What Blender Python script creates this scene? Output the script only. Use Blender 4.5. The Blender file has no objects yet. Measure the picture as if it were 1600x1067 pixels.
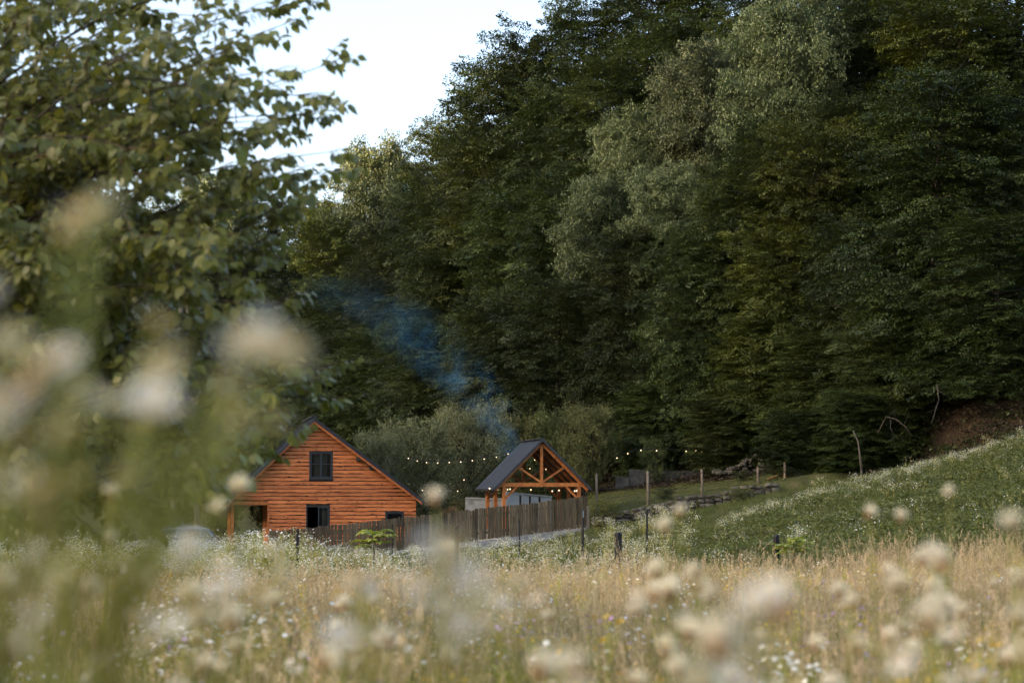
import bpy, math, random
import numpy as np
from mathutils import Vector, Matrix

R = math.radians
sc = bpy.context.scene
col = sc.collection

# ---------------------------------------------------------------- camera, sky, sun, exposure
F = 1600 * 70 / 36.0                     # focal length in photo pixels
CZ = 1.0                                 # camera height
PITCH = math.atan((760 - 533.5) / F)
cam_d = bpy.data.cameras.new('camera'); cam = bpy.data.objects.new('camera', cam_d); col.objects.link(cam)
cam_d.lens = 70; cam_d.sensor_width = 36; cam_d.clip_start = 0.05; cam_d.clip_end = 3000
cam.location = (0, 0, CZ); cam.rotation_euler = (R(90) + PITCH, 0, 0)
cam_d.dof.use_dof = True; cam_d.dof.focus_distance = 92; cam_d.dof.aperture_fstop = 4.0
sc.camera = cam

SUN_EL, SUN_AZ = R(8.5), R(-111)         # azimuth from +Y, clockwise: sun low on the left, a little behind the camera
w = bpy.data.worlds.new('World'); sc.world = w; w.use_nodes = True
wn = w.node_tree.nodes; wl = w.node_tree.links
sky = wn.new('ShaderNodeTexSky'); sky.sky_type = 'NISHITA'; sky.sun_disc = False
sky.sun_elevation = SUN_EL; sky.sun_rotation = SUN_AZ; sky.altitude = 400
sky.air_density = 0.6; sky.dust_density = 6.5; sky.ozone_density = 0.15
bg = wn['Background']; wl.new(sky.outputs[0], bg.inputs[0]); bg.inputs[1].default_value = 0.15
sun_d = bpy.data.lights.new('sun', 'SUN'); sun = bpy.data.objects.new('sun', sun_d); col.objects.link(sun)
sun_d.energy = 3.5; sun_d.angle = R(0.53); sun_d.color = (1.0, 0.70, 0.38)
sdir = Vector((math.sin(SUN_AZ) * math.cos(SUN_EL), math.cos(SUN_AZ) * math.cos(SUN_EL), math.sin(SUN_EL)))
sun.rotation_euler = sdir.to_track_quat('Z', 'Y').to_euler(); sun.location = (-40, -20, 60)

sc.view_settings.view_transform = 'Standard'; sc.view_settings.look = 'None'
sc.view_settings.exposure = 2.65; sc.view_settings.gamma = 1.0
sc.render.engine = 'CYCLES'
cy = sc.cycles
cy.max_bounces = 6; cy.diffuse_bounces = 3; cy.glossy_bounces = 2; cy.transmission_bounces = 3
cy.transparent_max_bounces = 6; cy.volume_bounces = 1; cy.caustics_reflective = False; cy.caustics_refractive = False
cy.use_denoising = True; cy.sample_clamp_indirect = 4
cy.use_adaptive_sampling = False

# ---------------------------------------------------------------- helpers
def at(px, py, Y):
    """photo pixel at distance Y (metres along +Y) -> world point"""
    dx, dz = (px - 800) / F, (533.5 - py) / F
    yw = math.cos(PITCH) - dz * math.sin(PITCH); zw = math.sin(PITCH) + dz * math.cos(PITCH)
    k = Y / yw
    return Vector((dx * k, Y, CZ + zw * k))

def smooth(a, b, x):
    t = np.clip((np.asarray(x, float) - a) / (b - a), 0, 1)
    return t * t * (3 - 2 * t)

FX = [-120, -60, -20, -10, -3.6, 0, 12, 20, 40, 80, 140]
FY = [230, 190, 160, 142, 120, 112, 98, 80, 62, 45, 30]
def foot(x): return np.interp(x, FX, FY)

def G(x, y):
    x = np.asarray(x, float); y = np.asarray(y, float)
    base = np.interp(y, [-60, 0, 10, 22, 50, 80, 100, 130, 200, 400], [0.4, 0, -0.26, -0.6, -1.15, -1.5, -1.45, -1.2, -0.5, 0])
    c = np.interp(y, [0, 20, 33, 46, 60, 72, 84, 100, 130], [0, .03, .13, .22, .285, .235, .19, .15, .1])
    x0 = np.interp(y, [30, 40, 64, 80], [0.8, 3.0, 3.3, 0])
    sp = np.log1p(np.exp(np.clip((x - x0) * 1.2, -30, 30))) / 1.2
    sp = np.minimum(sp, 26)
    cross = c * sp + np.interp(y, [40, 70, 90, 120], [0, .05, .05, .0]) * np.clip(x, -14, 0)
    lift = smooth(2.6, 4.2, x) * np.interp(y, [85.0, 85.5, 105, 112], [0, .55, 1.75, 1.9]) * (1 - smooth(13, 17, x))
    d = np.maximum(0, y - foot(x))
    hmax = np.interp(x, [-120, -60, -20, -8, 0, 8, 20, 60, 140], [6, 8, 11, 14, 20, 30, 44, 60, 70])
    s = d * .55
    hill = hmax * (1 - np.exp(-s / hmax)) * 1.0
    bump = .05 * np.sin(x * .9 + 1.3) * np.sin(y * .37) + .03 * np.sin(x * 2.1 + y * 1.1)
    return base + cross + lift + hill + bump * smooth(3, 20, y)

def Gs(x, y): return float(G(x, y))

def link(o, parent=None):
    col.objects.link(o)
    if parent is not None: o.parent = parent
    return o

def tag(o, label=None, cat=None, group=None, kind=None):
    if label: o['label'] = label
    if cat: o['category'] = cat
    if group: o['group'] = group
    if kind: o['kind'] = kind
    return o

def empty(name, loc=(0, 0, 0), rz=0):
    o = bpy.data.objects.new(name, None); o.empty_display_size = .2
    o.location = loc; o.rotation_euler = (0, 0, rz)
    return link(o)

class MB:
    def __init__(s): s.v = []; s.f = []
    def add(s, vs, fs):
        k = len(s.v); s.v += [tuple(v) for v in vs]; s.f += [tuple(i + k for i in f) for f in fs]; return s
    def box(s, a, b):
        (x0, y0, z0), (x1, y1, z1) = a, b
        return s.add([(x0, y0, z0), (x1, y0, z0), (x1, y1, z0), (x0, y1, z0), (x0, y0, z1), (x1, y0, z1), (x1, y1, z1), (x0, y1, z1)],
                     [(0, 3, 2, 1), (4, 5, 6, 7), (0, 1, 5, 4), (1, 2, 6, 5), (2, 3, 7, 6), (3, 0, 4, 7)])
    def bar(s, p, q, w_, h_, up=(0, 0, 1)):
        p, q = Vector(p), Vector(q); d = (q - p).normalized(); up = Vector(up)
        if abs(d.dot(up)) > .98: up = Vector((0, 1, 0))
        r = d.cross(up).normalized(); u = r.cross(d).normalized(); vs = []
        for e in (p, q):
            for a, b in ((-1, -1), (1, -1), (1, 1), (-1, 1)): vs.append(e + r * (a * w_ / 2) + u * (b * h_ / 2))
        return s.add(vs, [(0, 3, 2, 1), (4, 5, 6, 7), (0, 1, 5, 4), (1, 2, 6, 5), (2, 3, 7, 6), (3, 0, 4, 7)])
    def tube(s, pts, rad, n=6, cap=True):
        pts = [Vector(p) for p in pts]
        if not hasattr(rad, '__len__'): rad = [rad] * len(pts)
        k = len(s.v); ref = None
        for i, p in enumerate(pts):
            d = (pts[min(i + 1, len(pts) - 1)] - pts[max(i - 1, 0)])
            d = d.normalized() if d.length > 1e-9 else Vector((0, 0, 1))
            if ref is None: ref = Vector((1, 0, 0)) if abs(d.x) < .8 else Vector((0, 1, 0))
            u = (ref - d * ref.dot(d)).normalized(); v = d.cross(u); ref = u
            for j in range(n):
                a = 2 * math.pi * j / n
                s.v.append(tuple(p + (u * math.cos(a) + v * math.sin(a)) * rad[i]))
        for i in range(len(pts) - 1):
            for j in range(n):
                a, b = k + i * n + j, k + i * n + (j + 1) % n
                s.f.append((a, b, b + n, a + n))
        if cap:
            s.f.append(tuple(k + j for j in reversed(range(n)))); m = k + (len(pts) - 1) * n
            s.f.append(tuple(m + j for j in range(n)))
        return s
    def mesh(s, name, mat, smooth_=False):
        me = bpy.data.meshes.new(name); me.from_pydata(s.v, [], s.f); me.update()
        if mat: me.materials.append(mat)
        if smooth_: me.polygons.foreach_set('use_smooth', [True] * len(me.polygons))
        return me
    def build(s, name, mat, parent=None, smooth_=False):
        return link(bpy.data.objects.new(name, s.mesh(name, mat, smooth_)), parent)

def np_mesh(name, V, Q, mat=None, tint=None, smooth_=False):
    """V (n,3), Q (m,4) quads or (m,3) tris"""
    me = bpy.data.meshes.new(name); n, m, k = len(V), len(Q), Q.shape[1]
    me.vertices.add(n); me.vertices.foreach_set('co', np.ascontiguousarray(V, np.float32).ravel())
    me.loops.add(m * k); me.loops.foreach_set('vertex_index', np.ascontiguousarray(Q, np.int32).ravel())
    me.polygons.add(m); me.polygons.foreach_set('loop_start', np.arange(0, m * k, k, dtype=np.int32))
    me.update(calc_edges=True)
    if tint is not None:
        a = me.attributes.new('tint', 'FLOAT', 'POINT'); a.data.foreach_set('value', np.ascontiguousarray(tint, np.float32))
    if mat: me.materials.append(mat)
    if smooth_: me.polygons.foreach_set('use_smooth', [True] * m)
    return me

def norm(a): return a / np.maximum(np.linalg.norm(a, axis=-1, keepdims=True), 1e-9)

def leaf_quads(C, D, N, L, W, T, fold=.18):
    """one folded diamond quad for each leaf: C base point, D direction, N normal"""
    D = norm(D); S = norm(np.cross(D, N)); N = np.cross(S, D)
    L = L[:, None]; W = W[:, None]
    mid = C + D * L * .45
    V = np.stack([C, mid + S * W * .5 + N * W * fold, C + D * L - N * L * .06, mid - S * W * .5 + N * W * fold], 1).reshape(-1, 3)
    Q = np.arange(len(C) * 4).reshape(-1, 4)
    return V, Q, np.repeat(T, 4)

# ---------------------------------------------------------------- materials
def nd(t, kind, **kw):
    n = t.nodes.new(kind)
    for k, v in kw.items(): setattr(n, k, v)
    return n

def new_mat(name):
    m = bpy.data.materials.new(name); m.use_nodes = True
    t = m.node_tree; return m, t, t.nodes['Principled BSDF']

def ramp(t, stops):
    r = nd(t, 'ShaderNodeValToRGB'); e = r.color_ramp.elements
    while len(e) > 1: e.remove(e[0])
    e[0].position = stops[0][0]; e[0].color = (*stops[0][1], 1)
    for p, c in stops[1:]:
        x = e.new(p); x.color = (*c, 1)
    return r

def mat_noise(name, c1, c2, scale=(5, 5, 5), nscale=1.0, rough=.8, bump=.0, detail=6, rand=.0, metal=0.0, spec=.3, mid=None, lo=.3, hi=.7):
    m, t, p = new_mat(name); L = t.links
    tc = nd(t, 'ShaderNodeTexCoord'); mp = nd(t, 'ShaderNodeMapping'); mp.inputs['Scale'].default_value = scale
    L.new(tc.outputs['Object'], mp.inputs[0])
    no = nd(t, 'ShaderNodeTexNoise'); no.inputs['Scale'].default_value = nscale; no.inputs['Detail'].default_value = detail
    src = mp.outputs[0]
    oi = nd(t, 'ShaderNodeObjectInfo')
    if rand:
        ad = nd(t, 'ShaderNodeVectorMath', operation='ADD'); sc_ = nd(t, 'ShaderNodeMath', operation='MULTIPLY'); sc_.inputs[1].default_value = 37
        L.new(oi.outputs['Random'], sc_.inputs[0]); L.new(src, ad.inputs[0]); L.new(sc_.outputs[0], ad.inputs[1]); src = ad.outputs[0]
    L.new(src, no.inputs['Vector'])
    st = [(lo, c1)] + ([(.5, mid)] if mid else []) + [(hi, c2)]
    r = ramp(t, st); L.new(no.outputs[0], r.inputs[0]); out = r.outputs[0]
    if rand:
        hs = nd(t, 'ShaderNodeHueSaturation'); mr = nd(t, 'ShaderNodeMapRange')
        mr.inputs[3].default_value = 1 - rand; mr.inputs[4].default_value = 1 + rand
        L.new(oi.outputs['Random'], mr.inputs[0]); L.new(mr.outputs[0], hs.inputs['Value']); L.new(out, hs.inputs['Color']); out = hs.outputs[0]
    L.new(out, p.inputs['Base Color'])
    p.inputs['Roughness'].default_value = rough; p.inputs['Metallic'].default_value = metal; p.inputs['Specular IOR Level'].default_value = spec
    if bump:
        b = nd(t, 'ShaderNodeBump'); b.inputs['Strength'].default_value = bump; b.inputs['Distance'].default_value = .02
        L.new(no.outputs[0], b.inputs['Height']); L.new(b.outputs[0], p.inputs['Normal'])
    return m

def mat_leaf(name, c_dark, c_mid, c_light, trans=.3, back=None, rough=.5, rand=.25, spec=.35, hue=.02):
    """leaf: colour by per-leaf tint, tree-to-tree variation, translucent"""
    m, t, p = new_mat(name); L = t.links
    a = nd(t, 'ShaderNodeAttribute', attribute_name='tint'); oi = nd(t, 'ShaderNodeObjectInfo')
    r = ramp(t, [(0, c_dark), (.5, c_mid), (1, c_light)]); L.new(a.outputs['Fac'], r.inputs[0]); out = r.outputs[0]
    if back:
        ge = nd(t, 'ShaderNodeNewGeometry'); mx = nd(t, 'ShaderNodeMix', data_type='RGBA'); mx.inputs[7].default_value = (*back, 1)
        L.new(ge.outputs['Backfacing'], mx.inputs[0]); L.new(out, mx.inputs[6]); out = mx.outputs[2]
    hs = nd(t, 'ShaderNodeHueSaturation'); mr = nd(t, 'ShaderNodeMapRange'); mr.inputs[3].default_value = 1 - rand; mr.inputs[4].default_value = 1 + rand
    L.new(oi.outputs['Random'], mr.inputs[0]); L.new(mr.outputs[0], hs.inputs['Value'])
    mh = nd(t, 'ShaderNodeMapRange'); mh.inputs[3].default_value = .5 - hue; mh.inputs[4].default_value = .5 + hue
    ml = nd(t, 'ShaderNodeMath', operation='MULTIPLY'); ml.inputs[1].default_value = 7.31; fr = nd(t, 'ShaderNodeMath', operation='FRACT')
    L.new(oi.outputs['Random'], ml.inputs[0]); L.new(ml.outputs[0], fr.inputs[0]); L.new(fr.outputs[0], mh.inputs[0]); L.new(mh.outputs[0], hs.inputs['Hue'])
    L.new(out, hs.inputs['Color']); L.new(hs.outputs[0], p.inputs['Base Color'])
    p.inputs['Roughness'].default_value = rough; p.inputs['Specular IOR Level'].default_value = spec
    if trans > 0:
        tr = nd(t, 'ShaderNodeBsdfTranslucent'); mi = nd(t, 'ShaderNodeMixShader'); mi.inputs[0].default_value = trans
        g = nd(t, 'ShaderNodeMix', data_type='RGBA', blend_type='MULTIPLY'); g.inputs[0].default_value = 1; g.inputs[7].default_value = (1.25, 1.15, .55, 1)
        L.new(hs.outputs[0], g.inputs[6]); L.new(g.outputs[2], tr.inputs[0])
        L.new(p.outputs[0], mi.inputs[1]); L.new(tr.outputs[0], mi.inputs[2]); L.new(mi.outputs[0], t.nodes['Material Output'].inputs[0])
    return m

M = {}
M['beech'] = mat_leaf('beech_leaf', (.014, .024, .006), (.034, .050, .012), (.082, .104, .028), .20, rand=.34, hue=.016)
M['maple'] = mat_leaf('maple_leaf', (.030, .045, .009), (.058, .079, .015), (.105, .128, .028), .24, hue=.010)
M['linden'] = mat_leaf('linden_leaf', (.034, .056, .018), (.072, .102, .038), (.15, .185, .085), .18, back=(.12, .155, .08), rand=.22)
M['willow'] = mat_leaf('willow_leaf', (.060, .078, .030), (.108, .126, .056), (.20, .215, .11), .25, back=(.18, .20, .12))
M['fruit'] = mat_leaf('fruit_leaf', (.060, .075, .025), (.10, .12, .042), (.17, .19, .08), .28)
M['near'] = mat_leaf('poplar_leaf', (.090, .120, .022), (.16, .19, .038), (.27, .28, .075), .38, back=(.20, .24, .10), rough=.38, spec=.5)
M['walnut'] = mat_leaf('walnut_leaf', (.20, .25, .035), (.30, .35, .06), (.42, .45, .11), .35)
M['drygrass'] = mat_leaf('dry_grass', (.28, .20, .112), (.51, .385, .235), (.69, .555, .38), .25, rough=.7, hue=.012)
M['grass'] = mat_leaf('green_grass', (.10, .115, .026), (.19, .20, .050), (.31, .29, .10), .30, rough=.6, hue=.02)
M['lawn'] = mat_leaf('lawn_grass', (.042, .060, .012), (.075, .095, .021), (.13, .14, .038), .28, rough=.6)
M['clover'] = mat_leaf('bank_leaf', (.052, .070, .015), (.095, .115, .028), (.17, .185, .06), .28, rough=.5)
M['litter'] = mat_leaf('leaf_litter', (.018, .013, .009), (.038, .027, .018), (.075, .053, .036), .1, rough=.8)
M['stem'] = mat_leaf('stem_green', (.24, .25, .055), (.38, .37, .095), (.52, .48, .16), .35, rough=.6)
M['petal'] = mat_leaf('white_petal', (.70, .70, .66), (.80, .79, .76), (.86, .85, .84), .25, rough=.6, rand=.05, hue=0)
M['fluff'] = mat_leaf('thistle_down', (.76, .68, .64), (.84, .79, .76), (.88, .86, .84), .35, rough=.8, rand=.08, hue=.01)
M['mauve'] = mat_leaf('mauve_petal', (.36, .22, .42), (.46, .31, .52), (.58, .44, .62), .3, rough=.7)
M['yellow'] = mat_leaf('yellow_petal', (.60, .34, .02), (.70, .43, .04), (.78, .55, .10), .25, rough=.6, rand=.1)
M['brown'] = mat_noise('dry_brown', (.16, .085, .035), (.32, .19, .09), (9, 9, 9), 4, rough=.8)
M['bark'] = mat_noise('bark', (.018, .014, .010), (.055, .045, .035), (6, 6, 1.5), 3, rough=.9, bump=.6)
M['pale_bark'] = mat_noise('pale_bark', (.05, .042, .034), (.11, .097, .08), (6, 6, 1.5), 3, rough=.9, bump=.4)
M['twig'] = mat_noise('twig_bark', (.07, .045, .028), (.15, .10, .06), (20, 20, 5), 3, rough=.8)
M['post'] = mat_noise('weathered_post', (.12, .095, .07), (.27, .22, .17), (14, 14, 1.2), 3, rough=.9, bump=.4, rand=.2)
M['pole'] = mat_noise('pole_wood', (.13, .11, .08), (.27, .235, .18), (14, 14, 1), 3, rough=.9, bump=.3)
M['stake'] = mat_noise('dark_metal_stake', (.012, .012, .013), (.04, .034, .03), (12, 12, 4), 4, rough=.55, metal=.3, rand=.2)
M['timber'] = mat_noise('orange_timber', (.25, .070, .014), (.46, .165, .040), (3, 3, 3), 2.2, rough=.55, bump=.15, rand=.16, spec=.35)
M['plank'] = mat_noise('old_plank', (.048, .036, .021), (.185, .138, .082), (16, 16, 1.1), 1.6, rough=.9, bump=.5, rand=.38, detail=8)
M['roof'] = mat_noise('black_sheet_roof', (.010, .011, .015), (.019, .020, .027), (3, 3, 3), 2, rough=.5, metal=.0, spec=.35)
M['rooftrim'] = mat_noise('dark_roof_trim', (.03, .033, .04), (.055, .06, .07), (3, 3, 3), 3, rough=.35, metal=.6, spec=.5)
M['frame'] = mat_noise('anthracite_frame', (.018, .021, .026), (.030, .034, .040), (3, 3, 3), 3, rough=.5)
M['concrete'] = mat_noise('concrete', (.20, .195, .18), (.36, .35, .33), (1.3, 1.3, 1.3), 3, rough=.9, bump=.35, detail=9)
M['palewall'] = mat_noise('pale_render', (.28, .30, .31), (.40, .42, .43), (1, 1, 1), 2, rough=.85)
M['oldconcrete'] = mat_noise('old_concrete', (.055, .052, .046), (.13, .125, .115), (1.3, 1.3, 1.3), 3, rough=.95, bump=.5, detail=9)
M['stone'] = mat_noise('field_stone', (.04, .036, .028), (.13, .12, .10), (3, 3, 3), 3, rough=.95, bump=.7, rand=.35, detail=9)
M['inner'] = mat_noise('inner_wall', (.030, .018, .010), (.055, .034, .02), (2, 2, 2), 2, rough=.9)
M['curtain'] = mat_noise('curtain_cloth', (.42, .37, .30), (.58, .52, .44), (14, 1, .4), 2, rough=.95)
M['cable'] = mat_noise('black_cable', (.010, .010, .010), (.02, .02, .02), rough=.6)
M['rubber'] = mat_noise('tyre_rubber', (.012, .012, .012), (.03, .03, .03), rough=.85)
M['carpaint'] = mat_noise('grey_blue_paint', (.17, .20, .23), (.20, .23, .26), (1, 1, 1), 1, rough=.3, metal=.5, spec=.5)
M['chrome'] = mat_noise('bright_trim', (.55, .56, .58), (.7, .7, .72), rough=.25, metal=.9)

def mat_glass(name):
    m, t, p = new_mat(name)
    p.inputs['Base Color'].default_value = (.012, .016, .018, 1); p.inputs['Roughness'].default_value = .06
    p.inputs['Specular IOR Level'].default_value = .6
    tr = nd(t, 'ShaderNodeBsdfTransparent'); tr.inputs[0].default_value = (.75, .80, .80, 1); mi = nd(t, 'ShaderNodeMixShader'); mi.inputs[0].default_value = .62
    t.links.new(p.outputs[0], mi.inputs[1]); t.links.new(tr.outputs[0], mi.inputs[2]); t.links.new(mi.outputs[0], t.nodes['Material Output'].inputs[0])
    return m
M['glass'] = mat_glass('window_glass')

def mat_bulb():
    m, t, p = new_mat('lit_bulb'); p.inputs['Emission Color'].default_value = (1, .70, .38, 1); p.inputs['Emission Strength'].default_value = .42
    p.inputs['Base Color'].default_value = (.9, .85, .75, 1); return m
M['bulb'] = mat_bulb()

def mat_siding():
    """waney-edge larch boards stained orange, grain along x, dark knots"""
    m, t, p = new_mat('stained_siding'); L = t.links
    tc = nd(t, 'ShaderNodeTexCoord'); oi = nd(t, 'ShaderNodeObjectInfo')
    mp = nd(t, 'ShaderNodeMapping'); mp.inputs['Scale'].default_value = (1.1, 1, 14)
    of = nd(t, 'ShaderNodeMath', operation='MULTIPLY'); of.inputs[1].default_value = 53; L.new(oi.outputs['Random'], of.inputs[0])
    ad = nd(t, 'ShaderNodeVectorMath', operation='ADD'); L.new(tc.outputs['Object'], ad.inputs[0]); L.new(of.outputs[0], ad.inputs[1]); L.new(ad.outputs[0], mp.inputs[0])
    n1 = nd(t, 'ShaderNodeTexNoise'); n1.inputs['Scale'].default_value = 1.6; n1.inputs['Detail'].default_value = 8; n1.inputs['Distortion'].default_value = .6; L.new(mp.outputs[0], n1.inputs['Vector'])
    r = ramp(t, [(.28, (.24, .062, .015)), (.48, (.47, .138, .038)), (.72, (.62, .225, .075))]); L.new(n1.outputs[0], r.inputs[0])
    mk = nd(t, 'ShaderNodeMapping'); mk.inputs['Scale'].default_value = (2.6, 1, 5.2); L.new(ad.outputs[0], mk.inputs[0])
    vo = nd(t, 'ShaderNodeTexVoronoi'); vo.inputs['Scale'].default_value = 1.0; L.new(mk.outputs[0], vo.inputs['Vector'])
    kr = nd(t, 'ShaderNodeMapRange'); kr.inputs[1].default_value = .06; kr.inputs[2].default_value = .20; kr.inputs[3].default_value = .85; kr.inputs[4].default_value = 0; L.new(vo.outputs['Distance'], kr.inputs[0])
    mx = nd(t, 'ShaderNodeMix', data_type='RGBA'); mx.inputs[7].default_value = (.055, .018, .006, 1); L.new(kr.outputs[0], mx.inputs[0]); L.new(r.outputs[0], mx.inputs[6])
    hs = nd(t, 'ShaderNodeHueSaturation'); mr = nd(t, 'ShaderNodeMapRange'); mr.inputs[3].default_value = .78; mr.inputs[4].default_value = 1.18
    L.new(oi.outputs['Random'], mr.inputs[0]); L.new(mr.outputs[0], hs.inputs['Value']); L.new(mx.outputs[2], hs.inputs['Color']); L.new(hs.outputs[0], p.inputs['Base Color'])
    p.inputs['Roughness'].default_value = .6; p.inputs['Specular IOR Level'].default_value = .3
    b = nd(t, 'ShaderNodeBump'); b.inputs['Strength'].default_value = .4; b.inputs['Distance'].default_value = .01; L.new(n1.outputs[0], b.inputs['Height']); L.new(b.outputs[0], p.inputs['Normal'])
    return m
M['siding'] = mat_siding()

def mat_ground():
    m, t, p = new_mat('ground_earth'); L = t.links
    a = nd(t, 'ShaderNodeAttribute', attribute_name='wood'); tc = nd(t, 'ShaderNodeTexCoord')
    n = nd(t, 'ShaderNodeTexNoise'); n.inputs['Scale'].default_value = 1.7; n.inputs['Detail'].default_value = 12; L.new(tc.outputs['Object'], n.inputs['Vector'])
    n2 = nd(t, 'ShaderNodeTexNoise'); n2.inputs['Scale'].default_value = 9; n2.inputs['Detail'].default_value = 10; L.new(tc.outputs['Object'], n2.inputs['Vector'])
    g = ramp(t, [(.3, (.030, .036, .012)), (.55, (.062, .068, .024)), (.75, (.10, .085, .045))]); L.new(n.outputs[0], g.inputs[0])
    l = ramp(t, [(.3, (.014, .010, .007)), (.5, (.030, .021, .014)), (.7, (.060, .042, .028))]); L.new(n2.outputs[0], l.inputs[0])
    mx = nd(t, 'ShaderNodeMix', data_type='RGBA'); L.new(a.outputs['Fac'], mx.inputs[0]); L.new(g.outputs[0], mx.inputs[6]); L.new(l.outputs[0], mx.inputs[7])
    L.new(mx.outputs[2], p.inputs['Base Color']); p.inputs['Roughness'].default_value = .95; p.inputs['Specular IOR Level'].default_value = .1
    b = nd(t, 'ShaderNodeBump'); b.inputs['Strength'].default_value = .8; b.inputs['Distance'].default_value = .08; L.new(n2.outputs[0], b.inputs['Height']); L.new(b.outputs[0], p.inputs['Normal'])
    return m

# ---------------------------------------------------------------- the setting: ground and an unseen hill added to shade the valley
def grid_mesh(name, xs, ys, fn, mat):
    X, Y = np.meshgrid(xs, ys); Z = fn(X, Y); V = np.stack([X, Y, Z], -1).reshape(-1, 3)
    ny, nx = X.shape; i = np.arange(ny - 1)[:, None] * nx + np.arange(nx - 1)[None, :]
    Q = np.stack([i, i + 1, i + nx + 1, i + nx], -1).reshape(-1, 4)
    return np_mesh(name, V, Q, mat, smooth_=True), V

xs = np.concatenate([np.arange(-400, -40, 12), np.arange(-40, -16, 2), np.arange(-16, 22, .5), np.arange(22, 50, 2), np.arange(50, 401, 12)])
ys = np.concatenate([np.arange(-200, -8, 12), np.arange(-8, 84, .8), np.arange(84, 87, .25), np.arange(87, 130, 1), np.arange(130, 200, 4), np.arange(200, 600, 20)])
me, V = grid_mesh('ground', xs, ys, G, mat_ground())
aw = me.attributes.new('wood', 'FLOAT', 'POINT')
wv = smooth(-6, 2, V[:, 1] - foot(V[:, 0])); aw.data.foreach_set('value', wv.astype(np.float32))
tag(link(bpy.data.objects.new('ground', me)), kind='structure')

def shading_hill(X, Y):
    ridge = np.interp(Y, [-400, -60, 10, 25, 39, 50, 62, 80, 95, 130, 250, 500], [96, 98, 97, 88, 67, 65, 70, 63, 58, 57, 54, 40])  # crest heights shaped so the low sun reaches only some treetops
    d = np.abs(X + 260); lump = 3.0 * np.sin(X * .11 + Y * .07) * np.sin(Y * .13) + 2.0 * np.sin(Y * .31 + X * .05)
    return -3 + ridge * np.exp(-(d / 95) ** 2) + lump * np.exp(-(d / 90) ** 2)
m_shading_hill = mat_noise('shading_hill_cover', (.025, .036, .012), (.07, .085, .03), (.15, .15, .15), 2, rough=.95, bump=1.0, detail=10)
me, _ = grid_mesh('hill', np.arange(-480, -100, 8.), np.arange(-400, 500, 8.), shading_hill, m_shading_hill)
tag(link(bpy.data.objects.new('hill', me)), kind='structure')  # out-of-view hill, added to keep direct sun off the valley floor
# ---------------------------------------------------------------- forest trees
def spray_template(rng, n, kind):
    """leaf arrays of one twig fan in unit size: twig along +X, fan in the XY plane"""
    if kind == 'flat':
        x = rng.uniform(.02, 1, n) ** .8; wid = .42 * np.sin(np.pi * np.clip(x * .86 + .1, 0, 1)) ** .8
        y = rng.uniform(-1, 1, n) * wid; z = rng.normal(0, .035, n) - .16 * x ** 2 - .10 * np.abs(y)
        D = np.stack([.75 + rng.normal(0, .25, n), np.sign(y) * .65 + rng.normal(0, .25, n), -.25 + rng.normal(0, .25, n)], 1)
        N = np.stack([rng.normal(0, .33, n), rng.normal(0, .33, n), np.ones(n)], 1)
    elif kind == 'clump':
        u = norm(rng.normal(0, 1, (n, 3))); u[:, 2] = np.abs(u[:, 2]) * .9 - .25; r = rng.uniform(.55, 1, n)[:, None]
        P = u * r * np.array([.55, .55, .42]) + np.array([.45, 0, .05]); x, y, z = P.T
        D = u * .6 + rng.normal(0, .45, (n, 3)) + np.array([0, 0, -.12])
        N = u + rng.normal(0, .35, (n, 3)) + np.array([0, 0, .5])
    else:                                   # upright shoots
        k = rng.integers(0, 7, n); a = k * 2.4; s = rng.uniform(.1, 1, n)
        x = np.cos(a) * .30 * s + rng.normal(0, .03, n) + .15 * s; y = np.sin(a) * .30 * s + rng.normal(0, .03, n); z = s * (.75 + .25 * np.sin(k * 5.1))
        D = np.stack([np.cos(a) * .5 + rng.normal(0, .5, n), np.sin(a) * .5 + rng.normal(0, .5, n), .55 + rng.normal(0, .3, n)], 1)
        N = rng.normal(0, 1, (n, 3)) + np.array([0, 0, .3])
    return np.stack([x, y, z], 1), norm(D), norm(N)

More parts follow.
